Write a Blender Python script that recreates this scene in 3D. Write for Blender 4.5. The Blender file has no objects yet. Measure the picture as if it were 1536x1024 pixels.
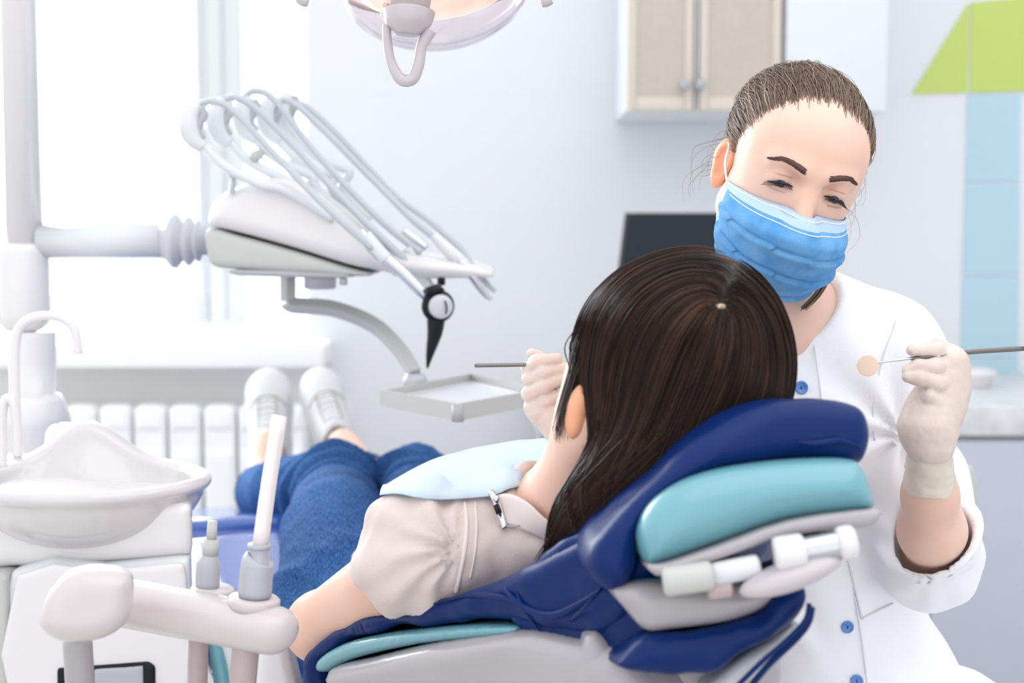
import bpy, math, random
import numpy as np
from mathutils import Vector, Matrix
random.seed(7); rng = np.random.default_rng(7)
C = bpy.context.scene.collection
sc = bpy.context.scene
F = 50/36*1536.0
CAM = np.array([0., 0., 1.2]); PITCH = math.radians(4.8)
A = lambda *a: np.array(a, float)
cp, sp = math.cos(PITCH), math.sin(PITCH)
def ray(px, py):
    u = (px-768)/F; v = -(py-512)/F
    d = A(u, cp+v*sp, -sp+v*cp)
    return d
def W(px, py, Y):
    d = ray(px, py); return CAM + d*(Y/d[1])
def WZ(px, py, z):
    d = ray(px, py); return CAM + d*((z-CAM[2])/d[2])
def unit(v):
    v = np.asarray(v, float); return v/np.linalg.norm(v)
def R3(ax, deg):
    return np.array(Matrix.Rotation(math.radians(deg), 3, ax))

# ---------------------------------------------------------------- materials
MATS = {}
def mat(name, col, rough=.5, metal=0, spec=.5, coat=0, sss=0, sheen=0, alpha=1, emit=None, es=0,
        bump=None, var=None, trans=0, sub=(1,.35,.2)):
    m = bpy.data.materials.new(name); m.use_nodes = True
    nt = m.node_tree; b = nt.nodes['Principled BSDF']
    b.inputs['Base Color'].default_value = (*col, 1)
    b.inputs['Roughness'].default_value = rough
    b.inputs['Metallic'].default_value = metal
    b.inputs['Specular IOR Level'].default_value = spec
    b.inputs['Coat Weight'].default_value = coat
    b.inputs['Coat Roughness'].default_value = .12
    b.inputs['Sheen Weight'].default_value = sheen
    b.inputs['Alpha'].default_value = alpha
    b.inputs['Transmission Weight'].default_value = trans
    if sss:
        b.inputs['Subsurface Weight'].default_value = sss
        b.inputs['Subsurface Radius'].default_value = sub
        b.inputs['Subsurface Scale'].default_value = .012
    if emit:
        b.inputs['Emission Color'].default_value = (*emit, 1); b.inputs['Emission Strength'].default_value = es
    tc = nt.nodes.new('ShaderNodeTexCoord')
    if bump:
        sc_, st, stretch = bump
        mp = nt.nodes.new('ShaderNodeMapping'); mp.inputs['Scale'].default_value = stretch
        nt.links.new(tc.outputs['Object'], mp.inputs['Vector'])
        n = nt.nodes.new('ShaderNodeTexNoise'); n.inputs['Scale'].default_value = sc_; n.inputs['Detail'].default_value = 4
        nt.links.new(mp.outputs[0], n.inputs['Vector'])
        bp = nt.nodes.new('ShaderNodeBump'); bp.inputs['Strength'].default_value = st; bp.inputs['Distance'].default_value = .002
        nt.links.new(n.outputs[0], bp.inputs['Height']); nt.links.new(bp.outputs[0], b.inputs['Normal'])
    if var:
        col2, s2, stretch, lo, hi = var
        mp = nt.nodes.new('ShaderNodeMapping'); mp.inputs['Scale'].default_value = stretch
        nt.links.new(tc.outputs['Object'], mp.inputs['Vector'])
        n = nt.nodes.new('ShaderNodeTexNoise'); n.inputs['Scale'].default_value = s2; n.inputs['Detail'].default_value = 5
        nt.links.new(mp.outputs[0], n.inputs['Vector'])
        r = nt.nodes.new('ShaderNodeValToRGB')
        r.color_ramp.elements[0].position = lo; r.color_ramp.elements[0].color = (*col, 1)
        r.color_ramp.elements[1].position = hi; r.color_ramp.elements[1].color = (*col2, 1)
        nt.links.new(n.outputs[0], r.inputs[0]); nt.links.new(r.outputs[0], b.inputs['Base Color'])
    MATS[name] = m; return m
ONE = (1,1,1)
mat('wall', (.745,.755,.785), .6)
mat('plaster', (.9,.91,.91), .7)
mat('greywall', (.93,.93,.92), .7)
mat('floor', (.62,.60,.58), .4, var=((.55,.53,.5), 6, ONE, .4, .6))
mat('blue_tile', (.46,.63,.73), .4)
mat('green_tile', (.52,.63,.15), .4)
mat('grout', (.72,.75,.78), .7)
mat('white', (.74,.72,.735), .22, coat=.4)
mat('gloss_white', (.64,.61,.62), .12, coat=.8)
mat('cool_white', (.68,.70,.72), .3, coat=.3)
mat('shell', (.39,.36,.385), .3, coat=.3)
mat('greige', (.52,.52,.505), .35)
mat('grey', (.42,.43,.46), .35)
mat('lightgrey', (.55,.56,.6), .35)
mat('lilac', (.45,.45,.50), .35)
mat('pinkgrey', (.46,.36,.36), .3, coat=.3)
mat('hosegrey', (.50,.53,.57), .35)
mat('steel', (.62,.63,.66), .22, metal=1)
mat('darksteel', (.22,.20,.19), .35, metal=.9)
mat('black', (.006,.007,.012), .3, spec=.25)
mat('screen', (.012,.018,.028), .5, spec=.2)
mat('screen_bezel', (.015,.02,.025), .4)
mat('navy', (.001,.018,.115), .36, spec=.19, bump=(350,.15,ONE))
mat('vinyl', (.03,.10,.40), .2, coat=.6)
mat('teal', (.14,.36,.42), .3, coat=.6, bump=(500,.06,ONE))
mat('skin', (.80,.50,.39), .5, sss=.25, var=((.83,.56,.46), 9, ONE, .35, .65), spec=.35)
mat('ear', (.86,.40,.24), .5, sss=.3)  # orange of light glowing through the ear is put into the colour
mat('face_skin', (.80,.52,.41), .48, sss=.3, var=((.82,.57,.47), 14, ONE, .35, .65), spec=.35)
mat('glove', (.68,.55,.49), .45, spec=.4, sss=.15, bump=(140,.22,ONE), var=((.73,.62,.57), 30, ONE, .35,.65))
mat('glove_cuff', (.74,.68,.58), .3, coat=.3, bump=(60,.5,ONE))
mat('coat', (.90,.90,.94), .75, sheen=.15, bump=(700,.12,ONE))
mat('coat_in', (.83,.80,.84), .8)
mat('thread', (.74,.75,.82), .8)
mat('button', (.08,.24,.62), .25, coat=.5)
mat('button_dark', (.02,.06,.22), .4)
mat('mask', (.10,.31,.64), .85, spec=.15, bump=(500,.25,ONE), var=((.18,.42,.74), 40, ONE, .35,.65))
mat('mask_white', (.46,.61,.83), .8, bump=(600,.2,ONE))
mat('elastic', (.85,.87,.9), .7)
mat('brow', (.10,.045,.035), .7)
mat('lash', (.025,.015,.015), .6)
mat('lid', (.66,.32,.26), .55, sss=.1)
mat('eye_white', (.62,.56,.56), .2, coat=.5)
mat('iris', (.045,.05,.085), .15, coat=.6)
mat('pupil', (.01,.01,.01), .1, coat=.6)
mat('blouse', (.66,.555,.53), .8, sheen=.2, bump=(500,.2,ONE))
mat('blouse_seam', (.74,.65,.63), .8, sheen=.2)
mat('bib', (.55,.66,.78), .8, bump=(350,.15,ONE))
mat('sock', (.10,.08,.08), .8)
mat('shoe', (.58,.58,.59), .6, bump=(160,.15,ONE))
mat('shoe_sole', (.74,.74,.72), .6)
mat('lace', (.80,.80,.80), .8)
mat('lining', (.20,.17,.14), .8)
mat('eyelet', (.40,.37,.30), .5)
mat('nail', (.84,.5,.42), .3, coat=.5)
mat('glass_door', (.50,.45,.39), .4, var=((.52,.47,.41), 80, ONE, .4, .6), bump=(160,.15,ONE))
mat('cream', (.64,.58,.50), .4)
mat('frame_white', (.66,.68,.68), .5)
mat('cab_white', (.75,.77,.81), .45)
mat('counter_front', (.52,.54,.64), .4)
mat('stone', (.60,.61,.62), .3, var=((.72,.73,.74), 20, ONE, .35,.65))
mat('copper', (.92,.60,.45), .25, metal=.6)
mat('mirror', (.95,.72,.58), .4, metal=.8)  # peach tint puts the warm reflected glow into the mirror's colour
mat('bulb', (.9,.7,.55), .4, emit=(1,.72,.5), es=.7)
mat('reflector', (.86,.68,.6), .22, metal=.5, emit=(1,.72,.52), es=.42)
mat('lampgrey', (.52,.47,.50), .3, coat=.4)
mat('lampcap', (.50,.48,.46), .55, bump=(120,.4,ONE))
mat('blind', (.42,.44,.36), .6)
mat('gold', (.8,.6,.3), .3, metal=1)
mat('holder_white', (.60,.545,.55), .25, coat=.4)
mat('tube_white', (.84,.78,.78), .3, coat=.4)
# thin clear plastic
def clear(name, tint, amt, rough=.05):
    m = bpy.data.materials.new(name); m.use_nodes = True; nt = m.node_tree
    for n in list(nt.nodes): nt.nodes.remove(n)
    o = nt.nodes.new('ShaderNodeOutputMaterial'); t = nt.nodes.new('ShaderNodeBsdfTransparent'); g = nt.nodes.new('ShaderNodeBsdfGlossy')
    t.inputs[0].default_value = (*tint, 1); g.inputs['Roughness'].default_value = rough
    f = nt.nodes.new('ShaderNodeLayerWeight'); f.inputs[0].default_value = .5
    pw = nt.nodes.new('ShaderNodeMath'); pw.operation = 'POWER'; pw.inputs[1].default_value = 3.5; nt.links.new(f.outputs['Facing'], pw.inputs[0])
    ml = nt.nodes.new('ShaderNodeMath'); ml.operation = 'MULTIPLY_ADD'; ml.inputs[1].default_value = amt; ml.inputs[2].default_value = .03; nt.links.new(pw.outputs[0], ml.inputs[0])
    x = nt.nodes.new('ShaderNodeMixShader')
    nt.links.new(ml.outputs[0], x.inputs[0]); nt.links.new(t.outputs[0], x.inputs[1]); nt.links.new(g.outputs[0], x.inputs[2])
    nt.links.new(x.outputs[0], o.inputs[0]); MATS[name] = m
clear('clear_plastic', (.965,.945,.955), .42)
clear('window_glass', (.98,.99,1), .2)
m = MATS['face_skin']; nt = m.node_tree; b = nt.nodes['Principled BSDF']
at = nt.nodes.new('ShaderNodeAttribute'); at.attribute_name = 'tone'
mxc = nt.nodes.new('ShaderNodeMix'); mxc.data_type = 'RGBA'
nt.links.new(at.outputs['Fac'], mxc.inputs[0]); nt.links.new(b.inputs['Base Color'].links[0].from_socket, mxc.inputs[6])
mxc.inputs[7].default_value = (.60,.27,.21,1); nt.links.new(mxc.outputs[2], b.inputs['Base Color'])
# denim: twill weave from crossed waves and noise
m = mat('denim', (.045,.125,.33), .9, spec=.1)
nt = m.node_tree; b = nt.nodes['Principled BSDF']; tc = nt.nodes.new('ShaderNodeTexCoord')
def noise(scale, stretch, rot=(0,0,0), det=4):
    mp = nt.nodes.new('ShaderNodeMapping'); mp.inputs['Scale'].default_value = stretch; mp.inputs['Rotation'].default_value = rot
    nt.links.new(tc.outputs['Object'], mp.inputs['Vector'])
    n = nt.nodes.new('ShaderNodeTexNoise'); n.inputs['Scale'].default_value = scale; n.inputs['Detail'].default_value = det
    nt.links.new(mp.outputs[0], n.inputs['Vector']); return n
n1 = noise(900, (1,.10,.35), (0,0,.35)); n2 = noise(7, ONE, det=1)
mx = nt.nodes.new('ShaderNodeMath'); mx.operation = 'MULTIPLY_ADD'; mx.inputs[1].default_value = .72; 
nt.links.new(n1.outputs[0], mx.inputs[0])
m2 = nt.nodes.new('ShaderNodeMath'); m2.operation='MULTIPLY'; m2.inputs[1].default_value=.28
nt.links.new(n2.outputs[0], m2.inputs[0]); nt.links.new(m2.outputs[0], mx.inputs[2])
r = nt.nodes.new('ShaderNodeValToRGB'); e = r.color_ramp.elements
e[0].position=.38; e[0].color=(.012,.045,.16,1); e[1].position=.66; e[1].color=(.075,.19,.44,1)
nt.links.new(mx.outputs[0], r.inputs[0]); nt.links.new(r.outputs[0], b.inputs['Base Color'])
mat('denim_shaded', (.01,.03,.11), .85, spec=.1, var=((.05,.11,.27), 120, (1,.2,.6), .35,.7))  # darker denim copy: the shadow on the cuffs is put into the colour
# hair: one tone value per strand
def hairmat(name, c0, c1, c2, rough, spec=.5):
    m = mat(name, c1, rough, spec=spec); nt = m.node_tree; b = nt.nodes['Principled BSDF']
    a = nt.nodes.new('ShaderNodeAttribute'); a.attribute_name = 'tone'
    r = nt.nodes.new('ShaderNodeValToRGB'); e = r.color_ramp.elements
    e[0].position=0; e[0].color=(*c0,1); e[1].position=1; e[1].color=(*c2,1); k=e.new(.5); k.color=(*c1,1)
    nt.links.new(a.outputs['Fac'], r.inputs[0]); nt.links.new(r.outputs[0], b.inputs['Base Color'])
    b.inputs['Specular IOR Level'].default_value = spec
hairmat('hair_dark', (.008,.004,.003), (.024,.011,.008), (.10,.045,.025), .36, .26)
hairmat('hair_light', (.10,.063,.045), (.225,.15,.11), (.42,.31,.245), .42, .3)

# ---------------------------------------------------------------- mesh builder
class M:
    def __init__(s): s.v=[]; s.f=[]; s.m=[]; s.t=[]; s.n=0
    def add(s, v, f, mi=0, tone=None):
        v = np.asarray(v, float).reshape(-1,3); s.v.append(v)
        s.f.extend([tuple(int(i)+s.n for i in q) for q in f]); s.m.extend([mi]*len(f))
        s.t.append(np.zeros(len(v)) if tone is None else np.asarray(tone, float)*np.ones(len(v)))
        s.n += len(v); return s
    def addm(s, vf, mi=0, tone=None): return s.add(vf[0], vf[1], mi, tone)
    def build(s, name, mats, parent=None, smooth=True, tone=False, auto=None):
        me = bpy.data.meshes.new(name)
        me.from_pydata(np.concatenate(s.v).tolist(), [], s.f)
        if isinstance(mats, str): mats = [mats]
        for k in mats: me.materials.append(MATS[k])
        me.polygons.foreach_set('material_index', s.m)
        me.polygons.foreach_set('use_smooth', [smooth]*len(s.f))
        if tone:
            at = me.attributes.new('tone', 'FLOAT', 'POINT'); at.data.foreach_set('value', np.concatenate(s.t))
        me.update()
        if smooth and auto: me.set_sharp_from_angle(angle=math.radians(auto))
        o = bpy.data.objects.new(name, me); C.objects.link(o)
        if parent is not None:
            o.parent = parent
            if parent.type == 'EMPTY': o.matrix_parent_inverse = Matrix.Translation(-parent.location)
        return o
def root(name, label, cat, loc, group=None):
    o = bpy.data.objects.new(name, None); C.objects.link(o); o.location = tuple(loc)
    o.empty_display_size = .05; o['label']=label; o['category']=cat
    if group: o['group']=group
    return o
def tag(o, label, cat, group=None):
    o['label']=label; o['category']=cat
    if group: o['group']=group
    return o
def struct(o): o['kind']='structure'; return o

def catmull(pts, n=8, closed=False):
    P = np.asarray(pts, float); out=[]; N=len(P)
    rngk = range(N if closed else N-1)
    for i in rngk:
        if closed: a,b,c,d = P[(i-1)%N],P[i],P[(i+1)%N],P[(i+2)%N]
        else: a,b,c,d = P[max(i-1,0)],P[i],P[i+1],P[min(i+2,N-1)]
        for t in np.arange(n)/n:
            out.append(.5*((2*b)+(-a+c)*t+(2*a-5*b+4*c-d)*t*t+(-a+3*b-3*c+d)*t**3))
    if not closed: out.append(P[-1])
    return np.array(out)
def tube(pts, rad, seg=12, smooth=6, caps=True, flat=None):
    """tube through pts; rad scalar or list. flat=(axis, factor) squashes it"""
    P = np.asarray(pts, float); r = np.ones(len(P))*rad if np.isscalar(rad) else np.asarray(rad, float)
    if smooth and len(P) > 2:
        Q = catmull(np.c_[P, r], smooth); P, r = Q[:,:3], Q[:,3]
    T = np.gradient(P, axis=0); T /= np.linalg.norm(T,axis=1)[:,None]+1e-12
    up = A(0,0,1) if abs(T[0][2])<.9 else A(1,0,0)
    N = unit(np.cross(T[0], up)); V=[]
    for i in range(len(P)):
        N = N - T[i]*N.dot(T[i]); N = unit(N); B = np.cross(T[i], N)
        for k in range(seg):
            a = 2*math.pi*k/seg; w = (N*math.cos(a)+B*math.sin(a))*r[i]
            if flat is not None: ax,fa = flat; w = w - ax*w.dot(ax)*(1-fa)
            V.append(P[i]+w)
    fs=[]; n=len(P)
    for i in range(n-1):
        for k in range(seg):
            a=i*seg+k; b=i*seg+(k+1)%seg; fs.append((a,b,b+seg,a+seg))
    if caps:
        V.append(P[0]); V.append(P[-1]); c0=n*seg; c1=c0+1
        for k in range(seg):
            fs.append((c0,(k+1)%seg,k)); fs.append((c1,(n-1)*seg+k,(n-1)*seg+(k+1)%seg))
    return np.array(V), fs
def lathe(p0, axis, prof, seg=32, squash=None):
    """prof: list of (distance along the axis, radius)"""
    ax = unit(axis); u = unit(np.cross(ax, A(0,0,1) if abs(ax[2])<.9 else A(0,1,0))); w = np.cross(ax,u); V=[]; fs=[]
    for t,r in prof:
        for k in range(seg):
            a=2*math.pi*k/seg; V.append(p0+ax*t+(u*math.cos(a)+w*math.sin(a))*r)
    n=len(prof)
    for i in range(n-1):
        for k in range(seg):
            a=i*seg+k; b=i*seg+(k+1)%seg; fs.append((a,b,b+seg,a+seg))
    V.append(p0+ax*prof[0][0]); V.append(p0+ax*prof[-1][0])
    for k in range(seg):
        fs.append((n*seg,(k+1)%seg,k)); fs.append((n*seg+1,(n-1)*seg+k,(n-1)*seg+(k+1)%seg))
    return np.array(V), fs
def box(lo, hi, bev=0, Rm=None, piv=None):
    import bmesh
    lo=np.minimum(lo,hi); hi=np.maximum(lo,hi)
    bm = bmesh.new(); bmesh.ops.create_cube(bm, size=1)
    for v in bm.verts: v.co = Vector([(lo[i]+hi[i])/2 + v.co[i]*(hi[i]-lo[i]) for i in range(3)])
    if bev: bmesh.ops.bevel(bm, geom=bm.edges[:], offset=bev, segments=3, affect='EDGES', profile=.5)
    bm.verts.index_update()
    V=np.array([v.co[:] for v in bm.verts]); fs=[tuple(v.index for v in f.verts) for f in bm.faces]; bm.free()
    if Rm is not None: V = (V-piv)@Rm.T+piv
    return V, fs
def BX(lo, hi, bev=0):
    lo_=np.minimum(lo,hi); hi_=np.maximum(lo,hi); return box(lo_,hi_,bev)

# ---------------------------------------------------------------- signed distance fields
def ln(v): return np.sqrt((v*v).sum(-1))
def cap(a,b,ra,rb=None):
    a=np.asarray(a,float); b=np.asarray(b,float); rb=ra if rb is None else rb; ab=b-a; L=ab.dot(ab)+1e-12
    def f(P):
        t=np.clip(((P-a)@ab)/L,0,1); return ln(P-a-t[:,None]*ab)-(ra+(rb-ra)*t)
    return f
def ell(c, r, Rm=None):
    c=np.asarray(c,float); r=np.asarray(r,float)
    def f(P):
        q=P-c
        if Rm is not None: q=q@Rm
        k0=ln(q/r); k1=ln(q/(r*r))+1e-9; return k0*(k0-1)/k1
    return f
def rbox(c, h, rd, Rm=None):
    c=np.asarray(c,float); h=np.asarray(h,float)
    def f(P):
        q=P-c
        if Rm is not None: q=q@Rm
        w=np.abs(q)-h+rd; return ln(np.maximum(w,0))+np.minimum(w.max(1),0)-rd
    return f
def smin(a,b,k):
    if k<=0: return np.minimum(a,b)
    h=np.maximum(k-np.abs(a-b),0)/k; return np.minimum(a,b)-h*h*k*.25
def smax(a,b,k): return -smin(-a,-b,k)
def U(fs,k=.01):
    def f(P):
        d=fs[0](P)
        for g in fs[1:]: d=smin(d,g(P),k)
        return d
    return f
def SUB(f,g,k=.004): return lambda P: smax(f(P),-g(P),k)
def INT(f,g,k=.004): return lambda P: smax(f(P),g(P),k)
def OFF(f,o): return lambda P: f(P)-o
def chain(pts, rad, k=.01):
    return U([cap(pts[i],pts[i+1],rad[i],rad[i+1]) for i in range(len(pts)-1)],k)
def plane(p,n):
    p=np.asarray(p,float); n=unit(n); return lambda P: (P-p)@n
def local(f, o, Rm): return lambda P: f((P-o)@Rm)
def polysdf(V):
    V=np.asarray(V,float); N=len(V)
    def f(p):
        d=((p-V[0])**2).sum(-1); s=np.ones(len(p))
        for i in range(N):
            a=V[i]; b=V[i-1]; e=b-a; w=p-a
            t=np.clip((w@e)/(e.dot(e)+1e-12),0,1); q=w-t[:,None]*e; d=np.minimum(d,(q*q).sum(-1))
            c1=p[:,1]>=a[1]; c2=p[:,1]<b[1]; c3=e[0]*w[:,1]>e[1]*w[:,0]
            flip=(c1&c2&c3)|((~c1)&(~c2)&(~c3)); s=np.where(flip,-s,s)
        return s*np.sqrt(d)
    return f
def prism(px, p0, n, depth, r, smooth=4, back=0):
    """solid whose outline lies on the plane (p0, n), running `depth` behind it, edges rounded by r"""
    p0=np.asarray(p0,float); n=unit(n); a=unit(np.cross(A(0,0,1),n)); a = a if a[0]>0 else -a; b=np.cross(n,a); b = b if b[2]>0 else -b
    q=[]
    for x,y in px:
        d=ray(x,y); t=(p0-CAM).dot(n)/d.dot(n); w=CAM+d*t-p0; q.append((w.dot(a),w.dot(b)))
    q=catmull(np.array(q),smooth,True) if smooth else np.array(q)
    g=polysdf(q)
    def f(P):
        w=P-p0; d2=g(np.c_[w@a,w@b]); z=np.abs(-(w@n)-depth/2)-depth/2
        u=np.c_[d2+r,z+r]; return ln(np.maximum(u,0))+np.minimum(u.max(1),0)-r
    c=p0; Q=np.array([p0+x*a+y*b for x,y in q]); Q=np.r_[Q,Q-n*depth]
    f.lo=Q.min(0)-.006; f.hi=Q.max(0)+.006
    return f
_T=rng.random(4096)
def vnoise(P):
    i=np.floor(P).astype(int); f=P-i; f=f*f*(3-2*f); out=0
    for dx in (0,1):
        for dy in (0,1):
            for dz in (0,1):
                h=((i[:,0]+dx)*73+(i[:,1]+dy)*1447+(i[:,2]+dz)*3701)&4095
                w=(f[:,0] if dx else 1-f[:,0])*(f[:,1] if dy else 1-f[:,1])*(f[:,2] if dz else 1-f[:,2])
                out=out+_T[h]*w
    return out*2-1
def grad(f,P,e=4e-4):
    K=np.array([[1,-1,-1],[-1,-1,1],[-1,1,-1],[1,1,1]],float); g=0
    for k in K: g=g+k*f(P+k*e)[:,None]
    return g/(4*e)
def nets(f, lo, hi, h, disp=None, s=6):
    lo=np.asarray(lo,float); hi=np.asarray(hi,float)
    nb=np.ceil((hi-lo)/h/s).astype(int)+1; n=nb*s
    ax=[lo[i]+h*s*(np.arange(nb[i])+.5) for i in range(3)]
    G=np.stack(np.meshgrid(*ax,indexing='ij'),-1).reshape(-1,3)
    d=f(G).reshape(nb); act=np.abs(d)<h*s*1.6
    # grow by one block
    D=np.where(d<0,-1.,1.)
    D=D.repeat(s,0).repeat(s,1).repeat(s,2); Mk=act.repeat(s,0).repeat(s,1).repeat(s,2)
    idx=np.argwhere(Mk); vals=np.empty(len(idx))
    for k in range(0,len(idx),400000): vals[k:k+400000]=f(lo+idx[k:k+400000]*h)
    D[tuple(idx.T)]=vals
    S=D<0; c=np.zeros(n-1,np.int8)
    for x in (0,1):
        for y in (0,1):
            for z in (0,1): c+=S[x:n[0]-1+x,y:n[1]-1+y,z:n[2]-1+z]
    cells=np.argwhere((c>0)&(c<8))
    vid=np.full(n-1,-1,np.int32); vid[tuple(cells.T)]=np.arange(len(cells))
    acc=np.zeros((len(cells),3)); cnt=np.zeros(len(cells))
    cor=[(x,y,z) for x in (0,1) for y in (0,1) for z in (0,1)]
    for a in cor:
        for axi in range(3):
            if a[axi]: continue
            b=list(a); b[axi]=1
            da=D[tuple((cells+a).T)]; db=D[tuple((cells+b).T)]
            m=(da<0)!=(db<0); t=np.where(m,da/(da-db+1e-20),0)
            p=cells+np.array(a)+0.; p[:,axi]+=t
            acc+=p*m[:,None]; cnt+=m
    V=lo+acc/cnt[:,None]*h
    Fc=[]
    for axi in range(3):
        o=[i for i in range(3) if i!=axi]
        sl0=[slice(1,n[i]-1) for i in range(3)]; sl1=list(sl0); sl0[axi]=slice(0,n[axi]-1); sl1[axi]=slice(1,n[axi])
        a=S[tuple(sl0)]; b=S[tuple(sl1)]; e=np.argwhere(a!=b); 
        if not len(e): continue
        neg=a[tuple(e.T)]; e=e+[0 if i==axi else 1 for i in range(3)]
        q=[]
        for du,dv in ((0,0),(1,0),(1,1),(0,1)):
            k=e.copy(); k[:,o[0]]-=du; k[:,o[1]]-=dv; q.append(vid[tuple(k.T)])
        q=np.stack(q,1); flip=neg if axi!=1 else ~neg
        q=np.where(flip[:,None],q,q[:,::-1]); q=q[(q>=0).all(1)]; Fc.append(q)
    Fc=np.concatenate(Fc)
    for _ in range(2):
        g=grad(f,V); gg=(g*g).sum(1)+1e-6; st=f(V)/gg; V=V-np.clip(st,-h,h)[:,None]*g
    if disp is not None:
        g=grad(f,V); g/=ln(g)[:,None]+1e-9; V=V+g*disp(V)[:,None]
    return V, Fc.tolist()
def pnet(f,h,disp=None): return nets(f,f.lo,f.hi,h,disp)
def trace(f, o, d, n=60, tmax=5, off=0):
    """sphere-trace rays o + t d to the surface f (closest approach where a ray misses)"""
    o=np.atleast_2d(o); d=np.atleast_2d(d); d=d/ln(d)[:,None]; t=np.zeros(max(len(o),len(d)))
    best=np.full(len(t),1e9); bt=t.copy()
    for _ in range(n):
        v=f(o+d*t[:,None])-off; m=np.abs(v)<best; bt=np.where(m,t,bt); best=np.where(m,np.abs(v),best); t=t+v*.85
    return o+d*bt[:,None]
def onto(f,px,py,off=0,start=.8):
    d=unit(ray(px,py)); return trace(f, CAM+d*start, d, off=off)[0]
def strands(f, starts, flow, steps, step, r, lift=0., jit=.0012, taper=.35, sides=3, tonefn=None, wob=.0):
    P=starts.copy(); n=len(P); L=lift+jit*rng.standard_normal(n); path=[]
    ph=rng.random(n)*6.3
    for i in range(steps):
        g=grad(f,P); g/=ln(g)[:,None]+1e-9
        P=P-g*(f(P)-L)[:,None]; path.append(P.copy())
        d=flow(P); d=d-g*(d*g).sum(1)[:,None]; d/=ln(d)[:,None]+1e-9
        if wob: d=d+np.cross(g,d)*(wob*min(i/5,1)*np.sin(i*.5+ph))[:,None]
        P=P+d*step
    path=np.stack(path,1)
    T=np.gradient(path,axis=1); T/=ln(T)[...,None]+1e-9
    N=np.cross(T,A(.3,.5,.81)); N/=ln(N)[...,None]+1e-9; B=np.cross(T,N)
    rr=r*np.linspace(1,taper,steps)*np.clip(.25+np.arange(steps)/2.5,0,1)*(.7+.6*rng.random(n))[:,None]
    V=[]
    for k in range(sides):
        a=2*math.pi*k/sides; V.append(path+(N*math.cos(a)+B*math.sin(a))*rr[...,None])
    V=np.stack(V,2)  # n,steps,sides,3
    base=(np.arange(n)*steps*sides)[:,None,None]; i=np.arange(steps-1)[None,:,None]; k=np.arange(sides)[None,None,:]; k2=(k+1)%sides
    a=base+i*sides+k; b=base+i*sides+k2; Fq=np.stack([a,b,b+sides,a+sides],-1).reshape(-1,4)
    tone=np.clip(.55*rng.random(n)+.45*(.5+.9*vnoise(path[:,steps//3]*95)),0,1) if tonefn is None else tonefn(path)
    return V.reshape(-1,3), Fq.tolist(), np.repeat(tone, steps*sides)
def sheet(rows, th=.001):
    """grid of 3D points -> thin closed cloth"""
    G=np.asarray(rows,float); a,b=G.shape[:2]
    du=np.gradient(G,axis=0); dv=np.gradient(G,axis=1); N=np.cross(du,dv); N/=ln(N)[...,None]+1e-12
    V=np.concatenate([(G+N*th/2).reshape(-1,3),(G-N*th/2).reshape(-1,3)]); fs=[]; o=a*b
    for i in range(a-1):
        for j in range(b-1):
            k=i*b+j; fs.append((k,k+b,k+b+1,k+1)); fs.append((o+k,o+k+1,o+k+b+1,o+k+b))
    loop=[j for j in range(b)]+[i*b+b-1 for i in range(1,a)]+[(a-1)*b+j for j in range(b-2,-1,-1)]+[i*b for i in range(a-2,0,-1)]
    for q in range(len(loop)):
        x,y=loop[q],loop[(q+1)%len(loop)]; fs.append((x,y,o+y,o+x))
    return V,fs
# ================================================================ camera, light
cd = bpy.data.cameras.new('camera'); cam = bpy.data.objects.new('camera', cd); C.objects.link(cam)
cam.location = tuple(CAM); cam.rotation_euler = (math.radians(90)-PITCH, 0, 0); cd.lens = 50; cd.sensor_width = 36
cd.dof.use_dof = True; cd.dof.focus_distance = 1.5; cd.dof.aperture_fstop = 4.0
sc.camera = cam
w = bpy.data.worlds.new('world'); sc.world = w; w.use_nodes = True
w.node_tree.nodes['Background'].inputs[0].default_value = (.95,.975,1,1); w.node_tree.nodes['Background'].inputs[1].default_value = .92
def area(name, loc, target, size, power, col=(1,1,1), sy=None):
    l = bpy.data.lights.new(name, 'AREA'); l.energy = power; l.color = col; l.size = size
    if sy: l.shape = 'RECTANGLE'; l.size_y = sy
    o = bpy.data.objects.new(name, l); C.objects.link(o); o.location = loc
    o.rotation_euler = (Vector(target)-Vector(loc)).to_track_quat('-Z','Y').to_euler(); return o
area('window_daylight', (-1.9, 4.35, 1.95), (-.3, 1.2, .8), 2.2, 95, (.95,.98,1), 1.8)
area('overhead_fill', (.6, .9, 2.65), (.3, 1.7, .9), 2.2, 7, (1,.97,.93), 1.6)  # added overhead lamp for shape and highlights
sc.view_settings.view_transform = 'Standard'; sc.view_settings.look = 'None'; sc.view_settings.gamma = 1
sc.view_settings.use_curve_mapping = False; sc.view_settings.exposure = .67

# ================================================================ room
YB = 3.6
xr = W(462,300,YB)[0]; zs = W(400,523,3.6)[2]
def smesh(name, vf, m, **k):
    return struct(M().addm(vf).build(name, m, **k))
smesh('floor', box(A(-3.2,-1.2,-.05),A(2.4,4.1,0)), 'floor', smooth=False)
b = M()
b.addm(box(A(xr,YB,0),A(2.4,YB+.12,2.8)))
struct(b.build('wall_back','wall',smooth=False))
b = M(); b.addm(box(A(-3.2,YB,0),A(xr,YB+.45,zs)))
struct(b.build('wall_below_window','greywall',smooth=False))
smesh('wall_left', box(A(-3.3,-1.2,0),A(-3.2,YB+.45,2.8)), 'plaster', smooth=False)
smesh('wall_right', box(A(2.4,-1.2,0),A(2.5,YB+.12,2.8)), 'wall', smooth=False)
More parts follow.
